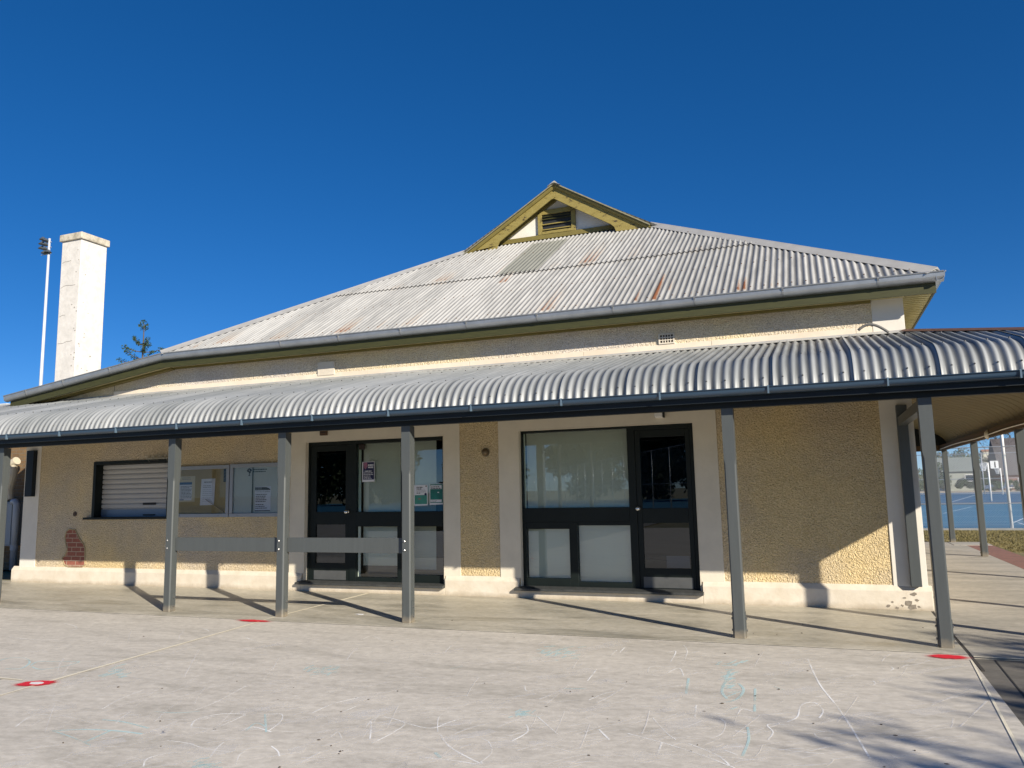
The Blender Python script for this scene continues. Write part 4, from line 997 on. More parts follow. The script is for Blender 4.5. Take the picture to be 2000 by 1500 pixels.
lines(t, INK, -6.155, -6.01, 1.685, 2, .026, QY-.0016, .016, jag=.4); lines(t, INKG, -6.155, -5.98, 1.64, 3, .016, QY-.0016, .006); lines(t, INK, -6.155, -6.07, 1.59, 1, .02, QY-.0016, .012)
g = MB().lathe([(.022, 0), (.022, -.0012)], (-5.99, QY-.0016, 1.572), 'Y', 14); g.build('round_mark', INKN, t); MB().box(-5.99, -5.97, QY-.0024, QY-.0014, 1.69, 1.712).build('square_mark', INK, t)
MB().prism([(-6.1+.03*math.cos(a*.7), 1.50+.014*math.sin(a*.7)) for a in range(9)], QY-.003, QY-.0023, 'Y').build('oval_mark', mat('brown grey print', (.25, .17, .14), .7), t)
t = sheet('window_poster', 'deep teal poster with white corner tape, right one of the pair on the window', -5.918, -5.676, 1.40, 1.738, QY)
MB().box(-5.905, -5.682, QY-.0022, QY-.0014, 1.43, 1.73).build('teal_panel', TEAL, t)
MB().box(-5.90, -5.70, QY-.003, QY-.0023, 1.652, 1.712).build('white_panel', PAPER, t); MB().box(-5.90, -5.70, QY-.003, QY-.0023, 1.443, 1.483).build('white_panel', PAPER, t)
lines(t, INK, -5.89, -5.71, 1.687, 2, .024, QY-.0038, .014, jag=.15); lines(t, INKG, -5.89, -5.78, 1.465, 2, .014, QY-.0038, .006); MB().box(-5.775, -5.745, QY-.003, QY-.0023, 1.59, 1.605).build('white_mark', PAPER, t)
# paper lying inside right door lower glass
t = MB().box(-2.13, -1.80, FY+.06, FY+.062, .462, .63); tag(t.build('paper_sheet', mat('bluish paper', (.60, .65, .80), .8)), 'pale sheet of paper behind the bottom glass of the right door', 'paper')
tag(MB().box(-8.05, -7.50, FY+.06, FY+.062, .462, .60).build('paper_sheet', mat('grey folded paper', (.30, .28, .25), .8, var=.3, vs=12)), 'dull grey strip of paper behind the bottom glass of the left door', 'paper')
# alarm sensor top left of window 1
tag(box('alarm_sensor', mat('dark brown plastic', (.03, .015, .01), .4, var=.3, vs=20), None, -7.235, -7.13, FY+.02, FY+.053, 2.34, 2.43, bevel=.005), 'small dark alarm box in the top left corner of the left window', 'sensor')
t = thing('wall_sensor', 'small brown box mounted high on the cream surround of the left doorway', 'sensor', (-7.85, WY-.03, 2.6)); MB().box(-7.91, -7.785, WY-.075, WY-.0145, 2.60, 2.70).build('case', mat('brown box', (.09, .05, .03), .5), t, bevel=.006); MB().box(-7.90, -7.795, WY-.079, WY-.0755, 2.645, 2.655).build('seam', INK, t)
t = thing('wall_light', 'small white box light above the right doorway under the verandah', 'light', (-2.1, WY-.05, 2.6)); MB().prism([(WY-.015, 2.60), (WY-.095, 2.615), (WY-.095, 2.67), (WY-.015, 2.69)], -2.17, -2.055, 'X').build('housing', WHITE, t, bevel=.004); MB().box(-2.05, -2.035, WY-.10, WY-.0145, 2.60, 2.70).build('bracket', DARKG, t)
# shell light on stucco between doors
t = thing('bulkhead_light', 'small weathered bronze shell light on the roughcast between the two doorways', 'wall light', (-4.865, WY-.05, 2.15))
g = MB()
for k in range(6):
    a = math.pi*k/6
    z = 2.205+.06*math.sin(a*.5+.0)
g.lathe([(.062, 0), (.06, -.03), (.045, -.065), (.02, -.085)], (-4.865, WY, 2.205), 'Y', 14); g.build('shade', mat('bronze metal', (.20, .15, .09), .4, metal=.4, var=.3, vs=30), t, smooth=True)
g = MB(); g.lathe([(.07, 0), (.07, -.006)], (-4.865, WY-.0005, 2.205), 'Y', 14); g.build('base', mat('grey base', (.2, .18, .14), .6), t)
# wall cap (tap plate) at left
t = thing('wall_outlet_cap', 'round brown outlet cap on the roughcast between corner and shutter', 'outlet', (-13.66, WY, 1.33)); q = at(147, 1004, WY)
MB().lathe([(.048, 0), (.048, -.01), (.036, -.014), (.036, -.008), (.015, -.008), (.012, -.02)], (q.x, WY-.0005, q.z), 'Y', 16).build('ring', mat('rusty brown metal', (.14, .09, .06), .6, var=.4, vs=40), t)
MB().box(q.x-.03, q.x+.03, WY-.018, WY-.014, q.z-.005, q.z+.005).build('bar', INK, t)
# straw nest over the shutter
g = MB(); rnd = random.Random(12)
for k in range(240):
    x = rnd.gauss(-11.55, .16); z = 2.335+abs(rnd.gauss(0, .035)); y = WY-rnd.uniform(.0, .06); a = rnd.uniform(-.9, .9); L = rnd.uniform(.03, .10)
    d = Vector((math.cos(a), rnd.uniform(-.5, .1), math.sin(a)))*L; g.tube([(x, y, z), (x+d.x, min(y+d.y, WY-.002), z+d.z)], .0016, 3)
g.box(-11.8, -11.3, WY-.03, WY-.001, 2.325, 2.345)
tag(g.build('bird_nest', mat('dry grey straw', (.62, .59, .50), .9, var=.4, vs=40)), 'dry straw bird nest on top of the dark shutter frame', 'nest')
# hose arch on verandah roof
pts = []
for k in range(17):
    s_ = k/16; x = .60+.36*s_; z = 3.565+.115*math.sin(math.pi*(.1+.9*s_)**.9)-.02*s_
    pts.append((x, 2.33-.02*s_, z))
tag(MB().tube(pts, .018, 8).build('roof_pipe', mat('grey conduit', (.17, .165, .155), .5, var=.2, vs=10), smooth=True), 'bent grey pipe arching over the verandah roof by the white corner', 'pipe')
# conduit round lights
for i, (px, py, Y) in enumerate(((1879, 851, 8.9), (1993, 826, 5.0))):
    x = 3.10; t = thing('bulkhead_light', ['oval white light on the side verandah beam, the farther one', 'oval white light on the side verandah beam nearest the right edge'][i], 'light', (x, Y, 2.47), 'oval lights on the side beam')
    MB().lathe([(.085, 0), (.08, -.03), (.05, -.055), (.0, -.06)], (x+.02, Y, 2.50), 'X', 18).build('diffuser', WHITE, t, smooth=True); MB().lathe([(.10, 0), (.10, -.012)], (x+.022, Y, 2.50), 'X', 18).build('base', mat('cream plastic', (.5, .46, .36), .5), t)

# ================================================================== PAINT AND CHALK
RED = bpy.data.materials.new('red spray paint'); RED.use_nodes = True
def spray_mat(m, col):
    n = m.node_tree.nodes; l = m.node_tree.links; p = n['Principled BSDF']; p.inputs['Base Color'].default_value = (*col, 1); p.inputs['Roughness'].default_value = .8
    a = n.new('ShaderNodeAttribute'); a.attribute_name = 'cover'; tc = n.new('ShaderNodeTexCoord')
    z = n.new('ShaderNodeTexNoise'); z.inputs['Scale'].default_value = 90; z.inputs['Detail'].default_value = 4; l.new(tc.outputs['Object'], z.inputs['Vector'])
    s1 = n.new('ShaderNodeMath'); s1.operation = 'MULTIPLY_ADD'; s1.inputs[1].default_value = 1.6; l.new(a.outputs['Fac'], s1.inputs[0])
    s2 = n.new('ShaderNodeMath'); s2.operation = 'MULTIPLY'; s2.inputs[1].default_value = .9; l.new(z.outputs['Fac'], s2.inputs[0])
    s3 = n.new('ShaderNodeMath'); s3.operation = 'SUBTRACT'; s3.inputs[0].default_value = 0; l.new(s2.outputs[0], s3.inputs[1]); l.new(s3.outputs[0], s1.inputs[2])
    s4 = n.new('ShaderNodeMath'); s4.operation = 'ADD'; s4.inputs[1].default_value = .15; s4.use_clamp = True; l.new(s1.outputs[0], s4.inputs[0])
    s5 = n.new('ShaderNodeMath'); s5.operation = 'MULTIPLY'; l.new(s4.outputs[0], s5.inputs[0]); l.new(a.outputs['Fac'], s5.inputs[1])
    s6 = n.new('ShaderNodeMath'); s6.operation = 'MULTIPLY'; s6.inputs[1].default_value = 1.6; s6.use_clamp = True; l.new(s5.outputs[0], s6.inputs[0])
    l.new(s6.outputs[0], p.inputs['Alpha'])
spray_mat(RED, (.72, .012, .03))
def spray(c, rx, ry, ang, label, hole=False, z=.0075):
    vs, fs, al = [], [], []; nr, na = 9, 28
    prof = [(0, 1), (.25, 1), (.45, .9), (.6, .72), (.75, .5), (.9, .3), (1.05, .16), (1.25, .07), (1.6, 0)]
    if hole: prof = [(0, 0), (.15, .0), (.25, .5), (.4, 1), (.62, .9), (.75, .6), (.9, .35), (1.1, .12), (1.4, 0)]
    rnd = random.Random(int(c[0]*100))
    jit = [1+rnd.uniform(-.14, .14) for _ in range(na)]
    for r, a_ in prof:
        for j in range(na):
            t = 2*math.pi*j/na; x, y = rx*r*math.cos(t)*jit[j], ry*r*math.sin(t)*jit[j]
            vs.append((c[0]+x*math.cos(ang)-y*math.sin(ang), c[1]+x*math.sin(ang)+y*math.cos(ang), z)); al.append(a_)
    for k in range(nr-1):
        for j in range(na): fs.append((k*na+j, k*na+(j+1) % na, (k+1)*na+(j+1) % na, (k+1)*na+j))
    fs.append(tuple(range(na)))
    me = bpy.data.meshes.new('paint_mark'); me.from_pydata(vs, [], fs); me.materials.append(RED)
    at_ = me.attributes.new('cover', 'FLOAT', 'POINT'); at_.data.foreach_set('value', al)
    o = bpy.data.objects.new('paint_mark', me); C.objects.link(o); tag(o, label, 'paint mark', 'red spray paint marks on the concrete'); return o
spray((.99, -.42), .22, .12, .05, 'red sprayed paint mark at the foot of the rightmost front post')
spray((-6.93, -.34), .30, .095, 0, 'red sprayed paint mark in front of the middle railed post')
p = spray((-6.55, -3.67), .20, .12, .5, 'red sprayed ring with a white middle at the far left of the courtyard', hole=True)
g = MB().prism([(-6.55+.07*math.cos(t*.6)*(1+.2*math.sin(t*3)), -3.67+.045*math.sin(t*.6)) for t in range(10)], .0076, .0082, 'Z'); g.build('white_centre', mat('white spray paint', (.8, .78, .76), .8), p)

def chalk_mat(name, col, op):
    m = bpy.data.materials.new(name); m.use_nodes = True; n = m.node_tree.nodes; l = m.node_tree.links; p = n['Principled BSDF']; p.inputs['Base Color'].default_value = (*col, 1); p.inputs['Roughness'].default_value = 1
    tc = n.new('ShaderNodeTexCoord'); z = n.new('ShaderNodeTexNoise'); z.inputs['Scale'].default_value = 38; z.inputs['Detail'].default_value = 8; z.inputs['Roughness'].default_value = .85; l.new(tc.outputs['Object'], z.inputs['Vector'])
    z2_ = n.new('ShaderNodeTexNoise'); z2_.inputs['Scale'].default_value = 3; l.new(tc.outputs['Object'], z2_.inputs['Vector'])
    r = n.new('ShaderNodeValToRGB'); r.color_ramp.elements[0].position = .40; r.color_ramp.elements[1].position = .58; r.color_ramp.elements[0].color = (0, 0, 0, 1); r.color_ramp.elements[1].color = (op, op, op, 1)
    mm = n.new('ShaderNodeMath'); mm.operation = 'MULTIPLY_ADD'; mm.inputs[1].default_value = .5; l.new(z2_.outputs['Fac'], mm.inputs[0]); 
    h = n.new('ShaderNodeMath'); h.operation = 'MULTIPLY'; h.inputs[1].default_value = .55; l.new(z.outputs['Fac'], h.inputs[0]); l.new(h.outputs[0], mm.inputs[2]); l.new(mm.outputs[0], r.inputs[0]); l.new(r.outputs[0], p.inputs['Alpha'])
    return m
CHW = chalk_mat('white chalk', (.92, .91, .88), 1.0); CHB = chalk_mat('pale blue chalk', (.56, .74, .73), .8)
def ribbon(g, pts, w, z):
    P_ = [Vector((p[0], p[1], 0)) for p in pts]
    L, R_ = [], []
    for k, p in enumerate(P_):
        d = P_[min(k+1, len(P_)-1)]-P_[max(k-1, 0)]
        if d.length < 1e-6: d = Vector((1, 0, 0))
        nn = Vector((-d.y, d.x, 0)).normalized()*w*.5; L.append(p+nn); R_.append(p-nn)
    for k in range(len(P_)-1):
        g.quad((L[k].x, L[k].y, z), (R_[k].x, R_[k].y, z), (R_[k+1].x, R_[k+1].y, z), (L[k+1].x, L[k+1].y, z))
def smoothp(pts, n=6):
    out = []
    for i in range(len(pts)-1):
        p0, p1, p2, p3 = pts[max(i-1, 0)], pts[i], pts[i+1], pts[min(i+2, len(pts)-1)]
        for k in range(n):
            t = k/n; out.append(tuple(.5*((2*p1[a])+(-p0[a]+p2[a])*t+(2*p0[a]-5*p1[a]+4*p2[a]-p3[a])*t*t+(-p0[a]+3*p1[a]-3*p2[a]+p3[a])*t**3) for a in (0, 1)))
    out.append(pts[-1]); return out
crnd = random.Random(77); gw, gb = MB(), MB(); zc = [.0012]
def chalk(g, px, w=.010, sm=True):
    w = w*crnd.uniform(.6, 1.35); pts = [gnd(*p) for p in px]; pts = [(p.x, p.y) for p in pts]
    if sm and len(pts) > 2: pts = smoothp(pts)
    zc[0] += .000001; ribbon(g, pts, w, zc[0])
L1 = lambda *a: [(x/2, 1100+y/2) for x, y in a]       # coordinates read off the left and right halves
R1 = lambda *a: [(1000+x/2, 1100+y/2) for x, y in a]
for s_ in (L1((745, 640), (770, 610), (860, 590), (960, 590)), L1((745, 640), (830, 645), (900, 620), (960, 592)), L1((1050, 655), (1095, 620), (1100, 590), (1040, 590)), L1((945, 655), (990, 640), (1060, 660)),
           L1((650, 692), (740, 705), (800, 725), (900, 738)), L1((820, 758), (850, 720), (875, 700)), L1((1060, 715), (1085, 735), (1092, 755)), L1((560, 795), (575, 765), (640, 745), (700, 740)),
           L1((920, 790), (935, 750), (960, 735)), L1((1430, 640), (1450, 620), (1445, 690)), L1((1450, 705), (1530, 665), (1580, 625), (1500, 600)), L1((1575, 622), (1680, 645), (1760, 620), (1900, 575)), L1((1710, 660), (1715, 600), (1760, 580), (1840, 580)),
           L1((1720, 670), (1760, 720), (1870, 780), (1880, 775)), L1((1880, 775), (1920, 740), (1910, 700), (1880, 685)), L1((1660, 760), (1760, 770), (1860, 785)), L1((1330, 585), (1390, 560)), L1((1220, 585), (1300, 550), (1400, 525)),
           L1((400, 570), (470, 530), (560, 495)), L1((1290, 680), (1320, 660), (1335, 685)), L1((1410, 300), (1450, 285), (1490, 300)), L1((960, 290), (985, 300), (1010, 300)), L1((790, 255), (815, 265), (780, 275)),
           L1((760, 575), (850, 540), (960, 480)), L1((250, 235), (290, 245), (300, 255), (270, 265)), L1((1100, 660), (1200, 655)), L1((1740, 345), (1765, 320)), L1((30, 290), (150, 300), (230, 300)), L1((60, 640), (120, 600), (200, 590))):
    chalk(gw, s_)
for s_ in (R1((450, 665), (600, 705), (740, 750), (870, 800)), R1((400, 752), (700, 748), (1000, 775)), R1((570, 745), (585, 700)), R1((690, 705), (800, 750), (850, 790)), R1((530, 430), (540, 405), (600, 405), (640, 405)), R1((530, 430), (580, 440), (650, 410), (670, 440)),
           R1((605, 350), (640, 345), (620, 385)), R1((670, 320), (685, 345), (670, 385)), R1((295, 460), (315, 435), (330, 415)), R1((700, 560), (740, 575)), R1((720, 555), (715, 600)), R1((745, 590), (850, 590), (950, 608)), R1((770, 590), (830, 620), (820, 665), (775, 685)),
           R1((880, 590), (900, 570), (940, 580)), R1((1075, 620), (1115, 600), (1130, 555), (1180, 545), (1215, 575), (1200, 605)), R1((1000, 690), (1020, 660), (1000, 630), (1100, 635), (1220, 660)), R1((870, 630), (950, 635)), R1((870, 655), (930, 665)), R1((830, 720), (900, 715)), R1((830, 730), (880, 750)),
           R1((1155, 375), (1200, 470), (1270, 560), (1330, 650), (1400, 765)), R1((1410, 460), (1420, 470), (1405, 478)), R1((1480, 405), (1490, 412), (1478, 420)), R1((1350, 540), (1480, 550)), R1((1680, 600), (1720, 605), (1718, 625)), R1((50, 480), (60, 500), (120, 490), (280, 490)), R1((300, 535), (360, 510), (400, 500)),
           R1((0, 695), (60, 660), (55, 630)), R1((100, 600), (180, 670)), R1((340, 650), (380, 690)), R1((550, 605), (600, 660), (640, 690)), R1((1180, 665), (1200, 685), (1240, 680)), R1((1000, 720), (1100, 735), (1220, 745)), R1((380, 365), (410, 340)), R1((420, 350), (440, 330))):
    chalk(gw, s_)
for s_ in (L1((205, 655), (280, 680), (355, 712)), L1((205, 655), (330, 650), (450, 655), (555, 667)), L1((330, 700), (430, 655)), L1((400, 612), (480, 620), (580, 645)), L1((600, 580), (700, 585), (780, 578)), L1((120, 400), (150, 385), (230, 385), (310, 385), (240, 405), (160, 415), (125, 405)),
           L1((0, 380), (40, 370), (100, 372), (115, 390), (80, 412), (20, 412)), L1((960, 655), (1000, 625), (1040, 640)), L1((1035, 590), (1040, 660)), L1((1760, 412), (1810, 402)), L1((1700, 740), (1720, 760)),
           R1((850, 420), (835, 460), (820, 500), (840, 530)), R1((885, 470), (905, 495), (880, 530), (830, 545)), R1((690, 450), (680, 510)), R1((950, 490), (948, 580)), R1((1020, 480), (1060, 495)), R1((920, 640), (925, 690), (900, 755)), R1((820, 400), (880, 400)), R1((200, 490), (290, 490)), R1((20, 590), (110, 600))):
    chalk(gb, s_, .018)
rnd = random.Random(21)
for cx, cy, sx, sy, n in ((1082, 1276, 40, 13, 46), (620, 1310, 40, 8, 30), (1418, 1335, 16, 30, 34), (1015, 1395, 22, 7, 16), (222, 1310, 14, 8, 14), (195, 1320, 14, 3, 8), (235, 1321, 14, 3, 8), (388, 1495, 25, 12, 24), (1425, 1297, 22, 3, 10)):
    for k in range(n):
        x, y = rnd.gauss(cx, sx*.5), rnd.gauss(cy, sy*.5); chalk(gb, [(x, y), (x+rnd.uniform(6, 22), y-rnd.uniform(-1, 7))], rnd.uniform(.012, .022), False)
gf = MB(); gs = MB()
for k in range(70):
    x = rnd.uniform(0, 1800); y = rnd.uniform(1260, 1500); q = gnd(x, y)
    if q.x > .7 or q.y > -.5: continue
    L = rnd.uniform(20, 110); chalk(gs, [(x, y), (x+L*.5, y-L*.08+rnd.uniform(-4, 4)), (x+L, y-L*.16)], rnd.uniform(.04, .14))
tag(gs.build('chalk_smudges', chalk_mat('rubbed chalk dust', (.82, .80, .77), .35), recalc=False), 'rubbed pale chalk dust smudges on the courtyard concrete', 'chalk', kind='stuff')
for k in range(1000):     # faint scratches, mostly drawn along one sweep of the hand
    x = rnd.uniform(0, 1900); y = rnd.uniform(1245, 1500)
    q = gnd(x, y)
    if q.x > .8 or q.y > -.4: continue
    L = rnd.uniform(20, 100)*(1 if y > 1320 else .6); a = rnd.gauss(-.25, .15) if rnd.random() < .85 else rnd.uniform(-1.4, .6)
    chalk(gf, [(x, y), (x+L*.5*math.cos(a)+rnd.uniform(-3, 3), y+L*.5*math.sin(a)*.6+rnd.uniform(-2, 2)), (x+L*math.cos(a), y+L*math.sin(a)*.6)], rnd.uniform(.004, .011))
tag(gf.build('chalk_scratches', chalk_mat('faint chalk', (.88, .86, .83), .6), recalc=False), 'faint fine scratches and chalk dust strokes over the courtyard concrete', 'chalk', kind='stuff')
tag(gw.build('chalk_scribbles', CHW, recalc=False), 'white chalk scribbles and scratches all over the courtyard concrete', 'chalk', kind='stuff')
tag(gb.build('chalk_drawing', CHB, recalc=False), 'pale blue chalk patches and strokes on the courtyard concrete', 'chalk', kind='stuff')
# small litter
g = MB(); rnd = random.Random(15)
for k in range(50):
    q = gnd(rnd.uniform(0, 2000), rnd.uniform(1190, 1500))
    if q.y > 2.2 or q.x > 3: continue
    zz = .008 if q.y > -.26 else .0015
    if q.x > 1.1 and q.y < -.37: zz = -.011
    a = rnd.uniform(0, 6.28); r = rnd.uniform(.003, .009); g.prism([(q.x+r*math.cos(a+t*1.5)*(1.6 if t % 2 else .8), q.y+r*math.sin(a+t*1.5)) for t in range(4)], zz, zz+rnd.uniform(.002, .006), 'Z')
tag(g.build('grit', mat('dark grit', (.07, .05, .035), .9), recalc=False), 'dark leaf crumbs and grit scattered on the concrete', 'grit', kind='stuff')
g = MB(); q = gnd(702, 1201); g.prism([(q.x-.06, q.y), (q.x, q.y-.025), (q.x+.07, q.y-.01), (q.x+.05, q.y+.02), (q.x-.03, q.y+.02)], .0085, .012, 'Z'); tag(g.build('paper_scrap', PAPER), 'torn white paper scrap on the verandah floor in front of the left doorway', 'litter')

# ================================================================== LEFT SERVICE AREA
t = thing('service_building', 'brown brick building in deep shade behind the left end of the verandah', 'building', (-19, 4.4, 0))
MB().box(-30, -15.3, 4.4, 9, 0, 3.38).build('wall', BRICKS, t); MB().box(-30, -15.25, 4.3, 9.1, 3.381, 3.5).build('roof', BEAM, t)
q1, q2 = at(22, 900, 4.1), at(17, 977, 4.1)
t = thing('flue_duct', 'ribbed white flexible duct bending down the brown brick wall', 'duct', (q1.x, 4.1, q2.z)); pts = []
for k in range(15):
    s_ = k/14; pts.append(Vector((q1.x+.05*math.sin(s_*6)+(.16 if s_ < .05 else 0), 4.12, q1.z+(q2.z-q1.z)*s_)))
MB().tube(pts, [.095*(1+.07*(k % 2)) for k in range(15)], 12).build('hose', mat('cream duct', (.62, .56, .44), .5, var=.2, vs=10), t, smooth=False)
q = at(12, 1067, 4.0); t = thing('meter_cabinet', 'blue grey metal cabinet hung on the brown brick wall', 'cabinet', (q.x, 4.1, q.z)); q3 = at(-30, 981, 4.0); q4 = at(22, 1067, 4.0)
MB().box(q3.x, q4.x, 4.0, 4.39, q4.z, q3.z).build('case', mat('blue grey enamel', (.22, .25, .29), .4, var=.1, vs=5), t, bevel=.01); MB().box(q3.x+.04, q4.x-.04, 3.985, 3.999, q4.z+.04, q3.z-.04).build('door', mat('blue grey enamel door', (.25, .28, .32), .4), t, bevel=.004)
q = at(29, 981, 3.9); t = thing('drain_pipe', 'upright pale grey plastic pipe beside the blue grey cabinet', 'pipe', (q.x, 3.9, 0))
MB().tube([(q.x-.14, 3.95, q.z+.01), (q.x-.05, 3.95, q.z+.02), (q.x, 3.95, q.z-.05), (q.x, 3.95, .05)], .07, 12).build('pipe', mat('grey plastic pipe', (.36, .40, .46), .4, var=.1, vs=4), t, smooth=True); MB().lathe([(.082, 0), (.082, .1)], (q.x, 3.95, .5), 'Z', 12).build('collar', mat('grey plastic collar', (.32, .36, .42), .4), t)
# far left neighbours
a, b = at(-60, 792, 30), at(12, 803, 30)
t = thing('neighbour_building', 'small white flat roofed block just visible above the far left verandah roof', 'building', (a.x, 30, 0)); MB().box(a.x-4, b.x, 30, 36, 0, 8.38).build('wall', mat('white block wall', (.75, .76, .78), .8, var=.06, vs=1), t); MB().box(a.x-4.1, b.x+.1, 29.9, 36.1, 8.381, 8.5).build('roof', mat('white roof edge', (.6, .62, .64), .6), t)
a = at(12, 800, 34); b = at(80, 800, 34)
t = thing('neighbour_building', 'low building with dark grey pitched roof beyond the far left verandah roof', 'building', (a.x, 34, 0)); MB().box(a.x-2, b.x+6, 34, 42, 0, 7.6).build('wall', SHEDW, t); MB().prism([(33.6, 7.6), (42.4, 7.6), (38, 10.2)], a.x-2.4, b.x+6.5, 'X').build('roof', TILER, t)

# ================================================================== POLES
def floodlight_pole():
    Y = 56; top, bot = at(97, 466, Y), at(77, 775, Y); x = top.x
    t = thing('floodlight_pole', 'tall pale steel floodlight pole with stacked lamps left of the white chimney', 'light pole', (x, Y, 0))
    MB().tube([(x, Y, 0), (x, Y, top.z)], [.25, .13], 12).build('pole', mat('pale pole', (.62, .66, .72), .4, metal=.2), t, smooth=True)
    g = MB(); 
    for zz in (-.45, -1.1, -1.9): g.tube([(x-1.25+.4*(zz < -2), Y, top.z+zz), (x+.35, Y, top.z+zz)], .05, 6)
    g.build('crossarm', GALV, t)
    for i, (dx, dz) in enumerate(((-.85, -.05), (-.35, -.3), (-.95, -.6), (-.4, -.8), (-.95, -1.15), (-.5, -1.3), (-.45, -1.8), (.12, -1.75))):
        g = MB(); c = Vector((x+dx, Y-.2, top.z+dz)); g.lathe([(.12, .30), (.22, .18), (.40, 0), (.42, -.03), (.36, -.03)], c, 'Z', 12); l_ = g.build('lamp', mat('dark lamp housing', (.10, .12, .14), .35, metal=.3), t, smooth=False)
floodlight_pole()

# ================================================================== TREES
def leaves(g, c, r, n, size, rnd, flat=1.0):
    for _ in range(n):
        while True:
            p = Vector((rnd.uniform(-1, 1), rnd.uniform(-1, 1), rnd.uniform(-1, 1)))
            if p.length < 1: break
        p = Vector(c)+Vector((p.x*r, p.y*r, p.z*r*flat)); s = size*rnd.uniform(.5, 1.3)
        a = Vector((rnd.gauss(0, 1), rnd.gauss(0, 1), rnd.gauss(0, 1))).normalized(); b = a.orthogonal().normalized(); q = rnd.uniform(0, 6.28); c_ = a.cross(b); d1 = (b*math.cos(q)+c_*math.sin(q))*s; d2 = a.cross(d1)*.45
        g.quad(p-d1, p+d2, p+d1, p-d2)
def grow(br, p, d, L, r, depth, rnd, tips, spread=.6, up=.15, nb=(2, 3), minr=.012):
    pts = [p]; q = Vector(p); dd = Vector(d)
    for k in range(3):
        dd = (dd+Vector((rnd.gauss(0, .12), rnd.gauss(0, .12), rnd.gauss(0, .08)+up*.2))).normalized(); q = q+dd*L/3; pts.append(q.copy())
    r2 = max(r*.62, minr); br.tube(pts, [r, r*.88, r*.76, r2], 6 if r > .05 else 4); tips.append((q, depth))
    if depth == 0: return
    for i in range(rnd.randint(*nb)):
        ax = Vector((rnd.gauss(0, 1), rnd.gauss(0, 1), rnd.gauss(0, .5))).normalized()
        nd = (dd+ax*spread+Vector((0, 0, up))).normalized(); grow(br, q if i < 2 else pts[2], nd, L*rnd.uniform(.62, .88), r2*rnd.uniform(.75, 1), depth-1, rnd, tips, spread, up, nb, minr)
def make_tree(name, label, cat, loc, h, seed, leafm, dens=24, lsize=.12, cl=.7, depth=4, r0=.22, spread=.7, group=None, nb=(2, 3), up=.15, trunk=.28):
    rnd = random.Random(seed); t = thing(name, label, cat, loc, group); br = MB(); tips = []
    x, y, z = loc; base = Vector((x, y, z)); tl = h*trunk
    p1 = base+Vector((rnd.uniform(-.1, .1)*h*.1, rnd.uniform(-.1, .1)*h*.1, tl)); br.tube([base, (base+p1)/2, p1], [r0*1.25, r0, r0*.85], 9)
    for i in range(rnd.randint(3, 4)):
        a = i*2.1+rnd.uniform(-.4, .4); grow(br, p1, Vector((math.cos(a)*spread, math.sin(a)*spread, .9)).normalized(), h*.26, r0*.55, depth, rnd, tips, spread, up, nb)
    br.build('trunk', BARK, t, recalc=False)
    if dens:
        g = MB()
        for q, dp in tips:
            if dp <= 2: leaves(g, q, cl*rnd.uniform(.7, 1.2), dens, lsize, rnd, .75)
        g.build('crown', leafm, t, recalc=False)
    return t
# conifer on the left skyline
def conifer():
    Y = 40; top = at(281, 628, Y); base = at(281, 735, Y); x = top.x; h = top.z
    t = thing('pine_tree', 'thin open pine with a tufted tip rising behind the clubroom gutter', 'tree', (x, Y, 0)); br = MB(); g = MB(); rnd = random.Random(8)
    br.tube([(x, Y, 0), (x, Y, h*.6), (x+.05, Y, h-.2)], [.28, .12, .03], 8); leaves(g, (x, Y, h-.35), .42, 130, .10, rnd, 1.2)
    lev = [h-1.9, h-2.5, h-3.1, h-3.7, h-4.4, h-5.2, h-6.1, h-7.0]
    for k, z in enumerate(lev):
        for i in range(4):
            a = i*1.571+k*.7+rnd.uniform(-.3, .3); L = (1.0+.40*k)*rnd.uniform(.7, 1.1); e = Vector((x+math.cos(a)*L, Y+math.sin(a)*L, z+.25+rnd.uniform(-.2, .35)-.03*k)); m_ = Vector((x+math.cos(a)*L*.5, Y+math.sin(a)*L*.5, z-.02)); br.tube([(x, Y, z-.1), m_, e], [.04, .03, .015], 4)
            for s_ in (.55, .8, 1.0): c = m_.lerp(e, (s_-.5)*2); leaves(g, c, .34*rnd.uniform(.5, 1.1), 30, .085, rnd, .7)
    br.build('trunk', BARK, t, recalc=False); g.build('crown', LEAFP, t, recalc=False)
conifer()
# tree whose shade falls over the bottom right of the courtyard
make_tree('shade_tree', 'bare branching tree with few leaves standing right of the courtyard, the one nearest the verandah', 'tree', (12.0, -7.6, 0), 5.0, 31, LEAFD, dens=6, lsize=.09, cl=.28, depth=6, r0=.12, spread=.6, trunk=.3)
make_tree('shade_tree', 'leafy tree standing on the grass farthest right of the courtyard', 'tree', (12.3, -10.6, 0), 4.9, 57, LEAFD, dens=3, lsize=.08, cl=.32, depth=5, r0=.15, spread=.5, trunk=.38)
make_tree('shade_tree', 'low spreading tree beside the bitumen path', 'tree', (10.2, -7.3, 0), 3.8, 71, LEAFD, dens=5, lsize=.10, cl=.34, depth=5, r0=.12, spread=.65, trunk=.3)
make_tree('shade_tree', 'dense small tree between the taller leafy tree and the bitumen path', 'tree', (11.9, -9.4, 0), 4.3, 93, LEAFD, dens=8, lsize=.09, cl=.4, depth=5, r0=.12, spread=.5, trunk=.42)

